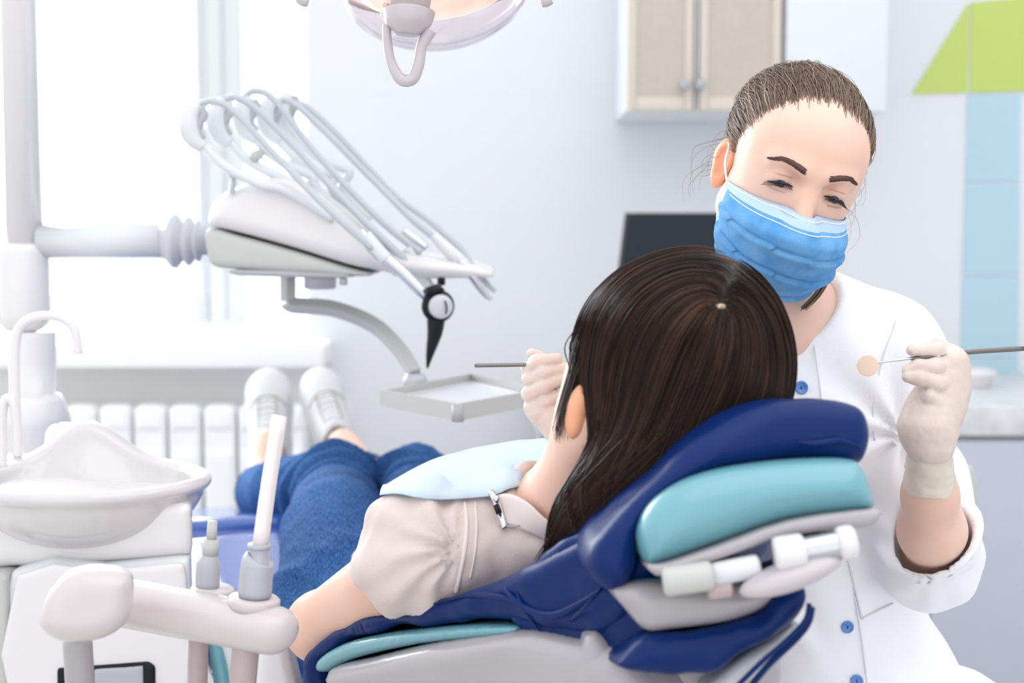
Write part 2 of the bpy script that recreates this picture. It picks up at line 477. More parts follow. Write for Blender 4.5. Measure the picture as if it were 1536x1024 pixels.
# splayed plaster reveal right of the window
x2 = W(365,300,3.85)[0]
v = [(xr,YB,zs),(x2,3.85,zs),(x2,4.05,zs),(xr,4.05,zs)]; v = v+[(x,y,2.8) for x,y,z in v]
smesh('trim_1', (v, [(0,1,5,4),(1,2,6,5),(2,3,7,6),(3,0,4,7),(3,2,1,0),(4,5,6,7)]), 'plaster', smooth=False)
# sill
s0 = W(0,517,3.45)[2]; s1 = W(0,552,3.45)[2]; sx = W(487,530,3.45)[0]
smesh('trim_2', BX(A(-3.19,3.44,s1),A(sx,3.84,s0),.008), 'plaster')
# window frame: sash, mullion, bottom rail, glass
wn = bpy.data.objects.new('window_1', None); C.objects.link(wn); wn.location=(-1.6,3.85,1); struct(wn)
fx0=W(310,300,3.85)[0]; fx1=x2; fz0=W(0,490,3.85)[2]; fz1=W(0,441,3.85)[2]
b=M(); b.addm(BX(A(fx0,3.85,fz0),A(fx1,3.92,2.79),.006)); b.addm(BX(A(-3.19,3.85,fz0),A(fx0,3.92,fz1),.006))
mx=W(10,300,3.85)[0]; b.addm(BX(A(mx-.05,3.845,fz1),A(mx+.05,3.92,2.79),.006)); b.build('window_frame','frame_white',wn)
b=M(); b.addm(BX(A(fx0-.022,3.842,fz0+.02),A(fx0+.0,3.856,2.7),.004)); b.addm(BX(A(fx0+.045,3.842,fz0+.02),A(fx0+.052,3.852,2.7),.002)); b.build('window_gasket','lightgrey',wn)
b=M(); b.addm(BX(A(-3.18,3.885,fz1),A(fx0,3.89,2.79))); b.build('window_pane','window_glass',wn,smooth=False)
# blind outside the pane, two stacks of slats
bl = root('window_blind','pale horizontal slat blind hanging in the upper window beside the white column','blind',(W(110,60,3.97)[0],3.97,2.7))
for k in range(18):
    zz = W(0,152,3.97)[2]+k*.0245
    b=M()
    for xa,xb in ((62,104),(112,160)):
        p=W(xa,100,3.97); q=W(xb,100,3.97)
        b.addm(box(A(p[0],3.955,zz),A(q[0],3.985,zz+.006)))
    b.build('slat','blind',bl,smooth=False)
b=M()
for xa in (75,95,120,150): p=W(xa,100,3.97); b.addm(tube([A(p[0],3.97,zz+.01),A(p[0],3.97,W(0,152,3.97)[2]-.01)],.0012,6,0))
b.build('cord','blind',bl)
# tile joints (thin grooves shown as grout lines), coloured tiles
Yt = YB-.004
def tile(name, px, m, th=.004):
    P=[W(x,y,YB-th) for x,y in px]; Q=[W(x,y,YB-th)+A(0,th,0) for x,y in px]; n=len(P)
    f=[tuple(range(n)),tuple(reversed(range(n,2*n)))]+[(i,(i+1)%n,(i+1)%n+n,i+n) for i in range(n)]
    smesh(name,(P+Q,f),m,smooth=False)
tile('trim_3',[(1368,141),(1451,139),(1454,5),(1452,6)],'green_tile')
tile('trim_4',[(1455,139),(1600,135),(1600,-10),(1536,-4),(1457,4)],'green_tile')
ys=[142,275,416,538,640]; 
for k in range(4):
    a=1452-(ys[k]-139)*.028; c=1452-(ys[k+1]-139)*.028
    tile('trim_%d'%(5+k),[(a,ys[k]),(1531-.01*(ys[k]-139),ys[k]-1),(1531-.01*(ys[k+1]-139),ys[k+1]-4),(c,ys[k+1]-3)],'blue_tile')
# faint joints across the white tiles
b=M()
for z in (.62,.92,1.22,1.52,1.82,2.12):
    b.addm(box(A(xr,YB-.0006,z),A(2.4,YB+.001,z+.0018)))
for x in np.arange(xr+.2,2.4,.3):
    b.addm(box(A(x,YB-.0006,0),A(x+.0016,YB+.001,2.8)))
struct(b.build('trim_9','cab_white',smooth=False))

# radiator
x0=W(96,600,3.45)[0]; pit=W(52+96,600,3.45)[0]-x0
zt=W(0,607,3.45)[2]; zb=W(0,790,3.45)[2]-.22
rd = root('radiator','white ribbed radiator under the window sill','radiator',(x0,3.45,zb))
for k in range(-3,7):
    xa=x0+k*pit
    f=rbox(A(xa+pit/2,3.46,(zt+zb)/2),A(pit/2-.003,.035,(zt-zb)/2),.018)
    g=rbox(A(xa+pit/2,3.42,zt-.085),A(pit/2-.012,.014,.03),.008)
    vf=nets(SUB(f,g,.006),A(xa-.01,3.40,zb-.02),A(xa+pit+.01,3.52,zt+.02),.009)
    M().addm(vf).build('radiator_section','plaster',rd)
b=M(); 
for z in (zb+.05, zt-.05): b.addm(tube([A(x0-3*pit,3.48,z),A(x0+7*pit,3.48,z)],.014,12,0))
b.addm(tube([A(x0+7*pit,3.48,zt-.05),A(x0+7*pit+.03,3.52,zt-.05),A(x0+7*pit+.03,3.62,zt-.05)],.01,12,3)); b.build('pipe','greywall',rd)

# wall cabinets
Yc=3.27
def wx(px,Y=Yc): return W(px,170,Y)[0]
zc=W(0,168,Yc)[2]; zt2=2.15
wc = root('wall_cabinet','wall cabinet with two beige frosted doors above the black monitor','cabinet',((wx(938)+wx(1170))/2,Yc+.15,zc))
b=M(); b.addm(BX(A(wx(938),Yc,zc),A(wx(1171),YB-.001,zt2),.004)); b.build('carcass','cab_white',wc)
for a,c,hx in ((940,1038,1027),(1047,1168,1050)):
    x0d,x1d=wx(a),wx(c); z0=W(0,166,Yc-.02)[2]; z1=zt2-.01; fw=.02
    b=M(); yy0,yy1=Yc-.022,Yc-.001
    b.addm(BX(A(x0d,yy0,z0),A(x0d+fw,yy1,z1),.003)); b.addm(BX(A(x1d-fw,yy0,z0),A(x1d,yy1,z1),.003))
    b.addm(BX(A(x0d+fw,yy0,z0),A(x1d-fw,yy1,z0+.03),.003)); b.addm(BX(A(x0d+fw,yy0,z1-.03),A(x1d-fw,yy1,z1),.003))
    d=b.build('door','cream',wc)
    M().addm(BX(A(x0d+fw,yy0+.006,z0+.03),A(x1d-fw,yy1-.006,z1-.03))).build('frosted_pane','glass_door',d,smooth=False)
    h=W(hx,127,Yc-.03)
    M().addm(lathe(A(h[0],Yc-.022,h[2]),A(0,-1,0),[(0,.006),(.012,.006),(.014,.011),(.024,.012),(.027,.008)],20)).build('knob','grey',d)
b=M(); b.addm(BX(A(wx(1038)+.004,Yc-.02,zc),A(wx(1047)-.004,Yc,zt2),.003)); b.build('divider','cab_white',wc)
w2 = root('wall_cabinet','plain white wall cabinet right of the beige frosted doors, behind the hair bun','cabinet',((wx(1175)+wx(1328))/2,Yc+.15,zc))
b=M(); b.addm(BX(A(wx(1173),Yc,zc),A(wx(1329),YB-.001,zt2),.004)); b.build('carcass','cab_white',w2)
b=M(); b.addm(BX(A(wx(1175),Yc-.02,zc-.002),A(wx(1327),Yc-.001,zt2),.004)); b.build('door','cab_white',w2)

# counter with base cabinets
Yk=2.95; zk=W(0,608,Yk)[2]; 
bk = root('base_cabinet','lavender grey base cabinet under the stone worktop','cabinet',(.6,3.25,0))
xk=W(810,640,Yk+.03)[0]
zk0=W(0,655,Yk)[2]
b=M(); b.addm(BX(A(xk,Yk+.03,.08),A(2.39,YB-.001,zk0),.003)); b.addm(BX(A(xk+.03,Yk+.08,0),A(2.36,YB-.01,.08),.003)); b.build('carcass','greige',bk)
for i in range(3):
    xa=xk+.005+i*(2.38-xk)/3; xb=xk+(i+1)*(2.38-xk)/3-.003
    d=M().addm(BX(A(xa,Yk+.01,.1),A(xb,Yk+.029,zk0-.01),.003)).build('door','counter_front' if i else 'counter_front',bk)
    M().addm(tube([A(xb-.05,Yk+.01,.5),A(xb-.05,Yk-.02,.5),A(xb-.05,Yk-.02,.35),A(xb-.05,Yk+.01,.35)],.005,10,2)).build('handle','steel',d)
wt = M().addm(BX(A(xk-.01,Yk,zk0+.001),A(2.39,YB-.001,zk),.006)).build('worktop','stone')
tag(wt,'pale speckled stone worktop behind the dentist, running along the tiled wall','worktop')
# monitor on the worktop
mo = root('monitor','black computer monitor standing on the worktop under the beige cabinet','monitor',(W(1010,400,3.2)[0],3.2,zk))
P=[W(938,319,3.2),W(1112,319,3.2),W(1112,447,3.14),W(922,447,3.14)]
n=unit(np.cross(P[1]-P[0],P[3]-P[0])); n=n if n[1]<0 else -n
cx=(P[0]+P[1]+P[2]+P[3])/4
def slab(P,n,th,ins=0):
    c=sum(P)/4; Q=[p+(c-p)*ins for p in P]; R=[p-n*th for p in Q]; return (Q+R,[(0,1,2,3),(7,6,5,4),(0,4,5,1),(1,5,6,2),(2,6,7,3),(3,7,4,0)])
M().addm(slab(P,n,.03)).build('bezel','screen_bezel',mo,smooth=False)
M().addm(slab([p+n*.002 for p in P],n,.003,.06)).build('screen','screen',mo,smooth=False)
b=M(); b.addm(tube([cx-n*.03,A(cx[0],3.24,zk+.03)],.02,16,0)); b.addm(lathe(A(cx[0],3.24,zk),A(0,0,1),[(0,.09),(.012,.09),(.016,.07),(.02,.02)],28)); b.build('stand','screen_bezel',mo)
# white pedestal dish on the worktop
Yd=3.3; c=W(1452,600,Yd); c[2]=zk
ds = root('soap_dispenser','white pedestal dish on the worktop against the blue tiles','dish',tuple(c))
zz=[W(0,y,Yd)[2]-zk for y in (600,590,575,560,548,543)]
f=U([ell(A(c[0],Yd,zk+zz[3]),A(.066,.05,.018)),ell(A(c[0]-.0,Yd,zk+zz[2]),A(.05,.04,.016)),cap(A(c[0]+.012,Yd,zk+.030),A(c[0]+.012,Yd,zk+zz[2]),.017)],.02)
f=SUB(f,ell(A(c[0],Yd,zk+zz[4]+.006),A(.055,.04,.012)),.004)
M().addm(nets(f,A(c[0]-.09,Yd-.07,zk-.01),A(c[0]+.09,Yd+.07,zk+.12),.005)).build('bowl','white',ds)
M().addm(lathe(A(c[0]+.012,Yd,zk+.0005),A(0,0,1),[(0,.03),(.006,.03),(.010,.02)],24)).build('foot','white',ds)
# ================================================================ dental unit column, cuspidor, delivery unit, suction, lamp
Yp=2.2
def mid(pxl,pxr,y,Y=Yp):
    a=W(pxl,y,Y); b=W(pxr,y,Y); return (a+b)/2, (b[0]-a[0])/2
col = root('support_column','white vertical column with side arm at the left edge, rising behind the spittoon','column',(mid(8,60,400)[0][0],Yp,0))
xc=mid(9,61,300)[0][0]; rc=mid(8,61,300)[1]
def zz(y,Y=Yp): return W(0,y,Y)[2]
M().addm(lathe(A(xc,Yp,zz(372)),A(0,0,1),[(0,rc),(2.65-zz(372),rc)],40)).build('pole','white',col)
xs=mid(-2,76,430)[0][0]
prof=[(zz(640)-.35,.052),(zz(640),.052),(zz(632),.056),(zz(600),.047),(zz(592),.041),(zz(590),.033),(zz(540),.036),(zz(500),.037),(zz(497),.037)]
M().addm(lathe(A(mid(16,84,600)[0][0],Yp,0),A(0,0,1),[(0,.09),(.03,.09),(.05,.055)]+prof,40)).build('post','white',col)
f=U([cap(A(xs,Yp,zz(488)),A(xs,Yp,zz(470)),.030,.037)],.01)
M().addm(lathe(A(xs-.002,Yp,0),A(0,0,1),[(zz(498),.010),(zz(495),.026),(zz(484),.036),(zz(468),.0395),(zz(380),.0395),(zz(369),.0385),(zz(365),.035),(zz(364),.02)],40)).build('sleeve','white',col)
pa=W(60,361,Yp); pb=W(255,361,Yp); ra=(zz(335)-zz(386))/2
M().addm(lathe(pa,pb-pa,[(0,ra),(ln(pb-pa),ra)],36)).build('side_arm','cool_white',col)
L=W(312,361,Yp)[0]-pb[0]
pr=[(-.012,ra*.98),(-.01,ra*1.04),(.004,ra*1.02)]
pr=[(0,ra*1.04),(.006,ra*1.1),(.010,ra*1.3),(.016,ra*1.58),(.022,ra*1.6),(.028,ra*1.3),(.032,ra*1.08),(.036,ra*1.3),(.041,ra*1.48),(.046,ra*1.3),(.050,ra*1.0),(.054,ra*1.2),(.057,ra*1.22),(.061,ra*.85),(L+.02,ra*.8)]
M().addm(lathe(pb-A(.012,0,0),A(1,0,0),pr,40)).build('bellows','lightgrey',col)
# ---- delivery unit
n0=A(0,-1,0); pd=A(0,Yp-.12,0); dep=.26
du = root('delivery_unit','white dental delivery unit with five hose arms on the side arm of the column','dental unit',(W(450,390,Yp)[0],Yp,zz(418)))
top=[(309,340),(313,312),(330,292),(352,281),(385,270),(425,266),(470,285),(530,330),(590,375),(640,385),(700,395),(735,408),(736,417),(690,418),(640,418),(595,413),(585,410),(560,405),(520,397),(440,372),(360,350),(315,340)]
M().addm(pnet(prism(top,pd,n0,dep,.022),.005)).build('housing','white',du)
low=[(309,343),(360,354),(440,376),(520,401),(560,412),(520,414),(360,404),(322,400),(310,385)]
M().addm(pnet(prism(low,pd+A(0,.008,0),n0,dep-.016,.012),.005)).build('lower_shell','greige',du)
M().addm(pnet(prism([(352,404),(515,410),(515,417),(358,413)],pd+A(0,.01,0),n0,dep-.02,.004,2),.004)).build('base_plate','grey',du)
c=W(480,412,Yp); M().addm(lathe(A(c[0],Yp,c[2]+.01),A(0,0,-1),[(0,.025),(.03,.025),(.032,.02)],28)).build('pivot','lightgrey',du)
c=W(515,415,Yp-.1); M().addm(lathe(A(c[0],c[1],c[2]+.01),A(0,0,-1),[(0,.004),(.012,.004),(.013,.006),(.022,.006)],12)).build('screw','grey',du)
c=W(662,422,Yp-.1); M().addm(lathe(A(c[0],c[1],c[2]+.01),A(0,0,-1),[(0,.006),(.014,.006),(.016,.004)],12)).build('screw','black',du)
# nose recess line where the instrument rests start
M().addm(tube([W(x,y,Yp-.121) for x,y in ((548,352),(572,372),(584,400),(594,414))],.0022,8,5)).build('seam','greige',du)
# hose arms: knuckle, arm back to the housing, hose forward over the top
arms=[((293,188),0.,[(300,155),(322,152),(352,168),(420,240),(500,320),(560,372)]),
      ((333,182),.035,[(338,148),(358,147),(392,170),(460,240),(540,325),(612,395)]),
      ((372,176),.07,[(366,146),(382,136),(412,150),(470,225),(560,320),(632,380)]),
      ((408,178),.10,[(418,152),(435,152),(470,180),(560,270),(620,330),(660,362)]),
      ((432,170),.13,[(440,156),(460,160),(505,200),(590,290),(655,340),(694,385)])]
for i,((kx,ky),dy,hs) in enumerate(arms):
    Y=Yp-.13+dy*1.3
    dx=kx-293; dyy=ky-188
    kn=[W(x+dx,y+dyy,Y) for x,y in ((297,158),(286,172),(284,190),(292,208),(306,221))]
    M().addm(tube(kn,[.010,.015,.017,.014,.009],14,6)).build('knuckle','cool_white',du)
    M().addm(tube([W(x+dx,y+dyy,Y-.004) for x,y in ((303,162),(306,172),(300,184),(297,195),(306,208))],[.004,.006,.006,.006,.004],10,6)).build('clip','grey',du)
    arm=[W(x+dx*.95,y+dyy,Y) for x,y in ((302,214),(330,243),(360,262),(392,276))]+[W(430+dx*.6,286,Y),W(500+dx*.4,330,Y+.01)]
    M().addm(tube(arm,[.007,.007,.0075,.0075,.007,.006],12,6)).build('hose_arm','cool_white',du)
    hp=[W(x,y,Y-.006-(.02 if k>3 else 0)) for k,(x,y) in enumerate(hs)]
    M().addm(tube(hp,[.0045,.005,.005,.005,.0055,.006],12,8)).build('hose','hosegrey',du)
    if i in (0,3):
        q=[W(x+dx,y,Y+.01) for x,y in ((322,238),(340,252),(350,268),(347,290))]
        M().addm(tube(q,.0045,10,6)).build('spring_wire','hosegrey',du)
    if i in (1,2):
        M().addm(tube([W(374+i*4,238-i*3,Y-.006),W(382+i*6,236-i*2,Y-.006)],[.008,.007],12,0)).build('hose_clamp','greige',du)
def hand(name, pts, rad, m, par): return M().addm(tube(pts,rad,14,5)).build(name,m,par)
Y0=Yp-.15
h=hand('handpiece',[W(x,y,Y0) for x,y in ((540,345),(560,372),(600,405),(635,440),(652,453))],[.006,.009,.009,.0075,.004],'steel',du)
hand('sleeve',[W(x,y,Y0-.001) for x,y in ((548,352),(562,370),(580,389))],[.0095,.0105,.0095],'cool_white',h)
h=hand('handpiece',[W(x,y,Y0+.06) for x,y in ((610,372),(622,395),(636,418),(645,432))],[.007,.009,.009,.008],'cool_white',du)
h=hand('handpiece',[W(x,y,Y0+.03) for x,y in ((605,345),(622,358),(640,372))],[.005,.0065,.005],'steel',du)
h=hand('handpiece',[W(x,y,Y0+.05) for x,y in ((650,352),(672,375),(695,395),(715,422),(735,447))],[.007,.010,.009,.0075,.004],'cool_white',du)
hand('tip',[W(x,y,Y0+.048) for x,y in ((690,390),(712,418),(728,440),(737,449))],[.0085,.008,.0055,.003],'steel',h)
h=hand('handpiece',[W(x,y,Y0+.09) for x,y in ((660,345),(690,372),(716,410),(738,432),(744,436))],[.005,.006,.005,.004,.003],'hosegrey',du)
# black curing-light style instrument hanging at the nose
Yi=Y0-.01
bi=root('curing_light','black instrument with round silver cap hanging at the front of the delivery unit','dental instrument',tuple(W(640,552,Yi)))
M().addm(tube([W(x,y,Yi) for x,y in ((654,478),(652,500),(645,530),(641,552))],[.0135,.011,.006,.0015],18,5)).build('cone','black',bi)
c=W(657,459,Yi)
M().addm(lathe(c+A(0,.012,0),A(0,-1,0),[(0,.018),(.003,.0235),(.018,.0235),(.022,.021)],36)).build('ring','black',bi)
M().addm(lathe(c+A(.004,-.008,0),A(.12,-1,0),[(0,.016),(.004,.0175),(.009,.0165),(.011,.012),(.012,.002)],36)).build('cap','lightgrey',bi)
M().addm(tube([c+A(.011,-.0225,.009),c+A(.0135,-.0215,-.001),c+A(.012,-.0215,-.010)],.0012,8,4)).build('slot','black',bi)
M().addm(tube([W(648,428,Yi),W(652,440,Yi)],[.010,.016],16,0)).build('neck','black',bi)
# tray arm and tray
za=.965
corn=[WZ(570,585,za),WZ(707,559,za),WZ(815,583,za),WZ(687,606,za)]
ta=root('instrument_tray','grey square instrument tray on a curved arm below the delivery unit','tray',tuple(sum(corn)/4))
pa_=[W(432,412,Yp),W(432,452,Yp),W(442,458,Yp),W(500,463,Yp-.01),W(560,487,Yp-.03),W(600,525,Yp-.07),W(622,560,Yp-.1)]
P1=catmull(pa_[1:],6)
M().addm(tube(pa_[:2],.012,4,0)).build('post','greige',ta,smooth=False)
b=M(); b.addm(tube(P1,.0125,4,0)); b.build('arm','greige',ta,smooth=False)
M().addm(lathe(W(623,568,Yp-.1)-A(0,0,.012),A(0,0,1),[(0,.018),(.012,.018),(.02,.013)],20)).build('joint','lightgrey',ta)
c0=sum(corn)/4; th=.022
b=M(); ins=[p+(c0-p)*.075 for p in corn]; dn=A(0,0,-th); d2=A(0,0,-.010)
V=corn+ins+[p+d2 for p in ins]+[p+dn for p in corn]
fs=[]
for i in range(4):
    j=(i+1)%4; fs+=[(i,j,4+j,4+i),(4+i,4+j,8+j,8+i),(12+i,12+j,j,i)]
fs+=[(8,9,10,11),(15,14,13,12)]
b.add(V,fs); b.build('tray_frame','greige',ta,smooth=False)
M().addm(slab([p+(c0-p)*.1+A(0,0,-.0095) for p in corn],A(0,0,1),.001)).build('tray_liner','cool_white',ta,smooth=False)
M().addm(tube([corn[3]+A(0,-.001,-.0005),corn[3]+A(0,-.001,-.0225)],.008,12,0)).build('corner_cap','grey',ta)

# ---- cuspidor
Yq=1.80
cu=root('spittoon_unit','white spittoon unit with round basin and two curved taps at the left','spittoon',(W(140,800,Yq)[0],Yq,0))
rim=W(140,722,Yq); zr=rim[2]; cx_=rim[0]
k=Yq/F
xL=W(-40,722,Yq)[0]; xR=W(304,722,Yq)[0]; cxb=(xL+xR)/2; rx=(xR-xL)/2; ry=.125
def basin(P):
    # rim height rises towards the back left in a rounded splash shield
    q=P-A(cxb,Yq,zr)
    lift=.052*np.exp(-((q[:,0]+.035)/.062)**2)*np.clip((q[:,1]+.02)/.13,0,1)**1.0
    q=q-np.stack([0*lift,0*lift,lift],1)
    o=ell(A(0,0,-.002),A(rx,ry,.085))(q)
    i=ell(A(0,0,.012),A(rx-.014,ry-.014,.078))(q)
    shell=smax(np.maximum(o,-i), q[:,2]-.004,.006)
    rimt=np.sqrt((np.sqrt((q[:,0]/rx)**2+(q[:,1]/ry)**2+1e-9)-1)**2*(rx*.93)**2+(q[:,2])**2)-.0085
    return smin(shell,rimt,.008)*.8
M().addm(nets(basin,A(xL-.03,Yq-.16,zr-.11),A(xR+.03,Yq+.16,zr+.075),.0042)).build('basin','gloss_white',cu)
M().addm(lathe(A(cxb,Yq,zr-.0655),A(0,0,1),[(0,.018),(.003,.018),(.004,.012)],24)).build('drain','steel',cu)
blk=[(-60,755),(20,748),(75,752),(150,760),(270,757),(287,768),(289,830),(270,836),(150,845),(10,852),(-60,852)]
def flank(f,px,y0):
    p=W(px,800,y0); d=ray(px,800); g=INT(f,plane(p,A(d[1],-d[0]+.02,0)),.012); g.lo,g.hi=f.lo,f.hi; return g
M().addm(pnet(flank(prism(blk,A(0,Yq-.075,0),n0,.235,.014,3),290,Yq-.06),.006)).build('head_block','white',cu)
# support under the splash, rear deck
f=U([cap(W(90,655,Yq+.20),W(135,655,Yq+.20),.02),rbox(W(60,745,Yq+.17),A(.12,.04,.06),.03)],.03)
c=W(60,690,Yq+.14); M().addm(nets(f,c-A(.2,.12,.12),c+A(.2,.12,.12),.008)).build('rear_deck','white',cu)
cab=[(14,858),(150,850),(272,838),(284,845),(288,900),(288,1100),(14,1100)]
M().addm(pnet(flank(prism(cab,A(0,Yq-.095,0),n0,.25,.010,2),288,Yq-.08),.007)).build('cabinet_body','cool_white',cu)
dr=[(24,864),(150,857),(262,846),(275,856),(280,900),(284,1100),(24,1100)]
do=M().addm(pnet(prism(dr,A(0,Yq-.108,0),n0,.012,.005,2),.004)).build('front_panel','white',cu)
M().addm(pnet(prism([(85,1003),(222,993),(232,1000),(233,1090),(85,1090)],A(0,Yq-.112,0),n0,.01,.003,1),.004)).build('display_recess','black',do)
M().addm(pnet(prism([(140,1004),(214,999),(215,1080),(140,1080)],A(0,Yq-.114,0),n0,.006,.002,1),.003)).build('display','grey',do)
b=M(); c=W(150,1060,Yq); b.addm(BX(A(c[0]-.11,Yq-.08,.0),A(c[0]+.11,Yq+.14,c[2]),.01)); b.addm(BX(A(c[0]-.115,Yq-.1,0),A(W(284,1000,Yq)[0],Yq+.15,.05),.01)); b.build('plinth','white',cu)
M().addm(pnet(prism([(-60,860),(10,860),(14,900),(16,1100),(-60,1100)],A(0,Yq-.10,0),n0,.2,.006,1),.008)).build('side_panel','greige',cu)
tp=[(27,690),(25,640),(22,560),(24,510),(34,486),(60,474),(92,476),(112,496),(117,530)]
M().addm(tube([W(x,y,Yq+.02) for x,y in tp],.0058,16,8)).build('water_tap','white',cu)
tp=[(4,700),(3,640),(6,605),(14,598),(22,612),(26,650),(26,684)]
M().addm(tube([W(x,y,Yq-.04) for x,y in tp],.0058,16,8)).build('cup_filler_tap','white',cu)
M().addm(tube([W(26,684,Yq-.04),W(26,687,Yq-.04)],.0045,12,0)).build('nozzle','steel',cu)

# ---- suction holder, close to the camera
Ys=1.30
su=root('suction_holder','white suction hose holder arm in the foreground, in front of the spittoon','suction holder',tuple(W(250,960,Ys)))
def PW(x,y,dy=0): return W(x,y,Ys+dy)
f=U([cap(PW(195,903,.03),PW(405,938,-.02),.0245,.0265)],.01)
arm=lambda P: smax(f(P), (P-PW(300,882,0))@unit(A(.12,.0,1)), .022)
M().addm(nets(arm,PW(60,1000,0)-A(.02,.1,.02),PW(470,840,0)+A(.02,.1,.02),.004)).build('holder_arm','holder_white',su)
hd=prism([(60,915),(72,890),(100,862),(140,854),(190,862),(200,890),(190,935),(150,962),(90,966),(58,945)],PW(0,0,-.035),A(.25,-1,.15),.075,.020)
M().addm(pnet(hd,.004)).build('pivot_head','holder_white',su)
dk=prism([(115,856),(180,852),(290,870),(400,893),(395,905),(250,905),(150,890)],PW(0,0,-.0),A(0,-.25,1),.02,.006)
c=PW(395,893,-.01)
for (x,y,r,dy) in ((380,895,.024,-.01),(318,880,.021,.03)):
    c=PW(x,y+3,dy); M().addm(lathe(c-A(0,0,.008),A(.1,0,1),[(0,r),(.008,r),(.010,r-.002)],32)).build('collar','holder_white',su)
se=root('suction_tip','tall white suction tube in a grey handle standing on the foreground holder','suction tip',tuple(PW(383,893,-.01)))
ax=lambda x,y: PW(x,y,-.01)
M().addm(tube([ax(382,893),ax(384,862),ax(387,840),ax(389,836),ax(389,820)],[.0155,.0155,.0145,.0095,.0095],24,3)).build('grey_handle','lilac',se)
M().addm(tube([ax(389,822),ax(389,815)],[.0105,.0105],24,0)).build('handle_ring','lilac',se)
M().addm(tube([ax(390,820),ax(404,720),ax(419,624)],[.0075,.0072,.0070],20,3)).build('tube','tube_white',se)
se=root('suction_tip','short grey saliva ejector with pale nozzle standing beside the spittoon','saliva ejector',tuple(PW(312,880,.03)))
ax=lambda x,y: PW(x,y,.03)
M().addm(tube([ax(311,882),ax(312,850),ax(314,838),ax(315,830)],[.0115,.0115,.0095,.007],24,3)).build('grey_handle','lilac',se)
M().addm(tube([ax(315,832),ax(317,808)],[.0078,.0078],20,0)).build('collar','greige',se)
M().addm(tube([ax(317,810),ax(319,781)],[.0052,.0045],16,0)).build('nozzle','greige',se)
for (x0_,x1_,r,dy,y0) in ((116,122,.0135,0,955),(299,296,.0095,.03,925),(372,362,.0125,-.01,945)):
    p=PW(x0_,y0,dy); q=PW(x1_,1060,dy)
    M().addm(tube([p,q,q+A(-.005,.03,-.12),q+A(-.05,.16,-.30),q+A(-.12,.3,-.32)],r,18,6)).build('suction_hose','pinkgrey' if x0_>200 else 'shell',su)

# ---- operating lamp
Yl=1.55
la=root('operating_lamp','warm lit dental lamp with clear shield and looped handle at the top','lamp',tuple(W(655,-20,Yl)+A(0,0,.2)))
lc=W(655,-14,Yl); ax_=unit(A(.0,-.10,-1))
Rl=R3('X',-10)@R3('Y',-6)
rxl=(W(798,0,Yl)[0]-W(512,0,Yl)[0])/2
rows=[]
for i in range(15):
    ph=math.pi/2*(i/14.)*.995+.005; rows.append([lc+Rl@A(rxl*math.sin(ph)*math.cos(t),.10*math.sin(ph)*math.sin(t),.010-.070*math.cos(ph)) for t in np.linspace(0,2*math.pi,65)])
M().addm(sheet(rows,.0016)).build('clear_shield','clear_plastic',la)
M().addm(nets(U([local(lambda P: np.sqrt((np.sqrt((P[:,0]/rxl)**2+(P[:,1]/.10)**2+1e-9)-1)**2*.09**2+(P[:,2]-.01)**2)-.003,lc,Rl)]),lc-A(.13,.13,.06),lc+A(.13,.13,.06),.0035)).build('rim','lampgrey',la)
# reflector dish above the shield
f2=local(ell(A(0,0,.026),A(rxl-.006,.092,.05)),lc,Rl); g2=local(ell(A(0,0,.050),A(rxl-.012,.088,.055)),lc,Rl)
cut2=local(lambda P: P[:,2]-.06, lc, Rl)
M().addm(nets(lambda P: smax(f2(P),cut2(P),.002),lc-A(.13,.13,.06),lc+A(.13,.13,.1),.0035)).build('reflector','reflector',la)
def LP(x,y,z=0): return lc+Rl@A(x,y,z)
c=W(613,20,Yl-.06)
M().addm(tube([W(618,-30,Yl-.05),W(616,0,Yl-.055),W(612,30,Yl-.06),W(611,42,Yl-.06)],[.021,.021,.019,.016],24,4)).build('lamp_cap','lampcap',la)
M().addm(tube([W(613,18,Yl-.06),W(612,36,Yl-.062),W(611,52,Yl-.063)],[.0275,.0235,.012],24,5)).build('cap_ring','lampgrey',la)
hp=[W(x,y,Yl-.06) for x,y in ((580,38),(581,62),(586,92),(597,114),(608,121),(620,116),(628,95),(633,68),(646,45))]
M().addm(tube(hp,[.0045,.005,.0052,.0062,.0065,.0065,.0062,.0058,.007],14,8)).build('handle','lampgrey',la)
M().addm(tube([W(580,5,Yl-.06),W(576,20,Yl-.06),W(584,32,Yl-.06)],.0035,12,6)).build('wire','copper',la)
for x,sx in ((455,-1),(818,1)):
    b=M().addm(tube([W(x+sx*8,-2,Yl),W(x,2,Yl),W(x-sx*6,4,Yl)] if sx>0 else [W(448,-4,Yl),W(456,1,Yl),W(462,3,Yl)],[.006,.0065,.005],14,4)); b.build('side_grip','lampgrey',la)
b=M(); b.addm(tube([W(455,-2,Yl),W(470,-60,Yl),W(560,-90,Yl),W(655,-95,Yl),W(750,-90,Yl),W(812,-60,Yl),W(818,-2,Yl)],.007,14,8))
b.addm(tube([W(655,-92,Yl),W(640,-220,Yl+.1),W(500,-300,Yl+.3),W(60,-330,Yp)],.018,16,8)); b.build('yoke','white',la)
M().addm(lathe(LP(0,0,.05),Rl@A(0,0,1),[(0,.07),(.02,.065),(.05,.04),(.06,.02)],32)).build('housing','lampgrey',la)
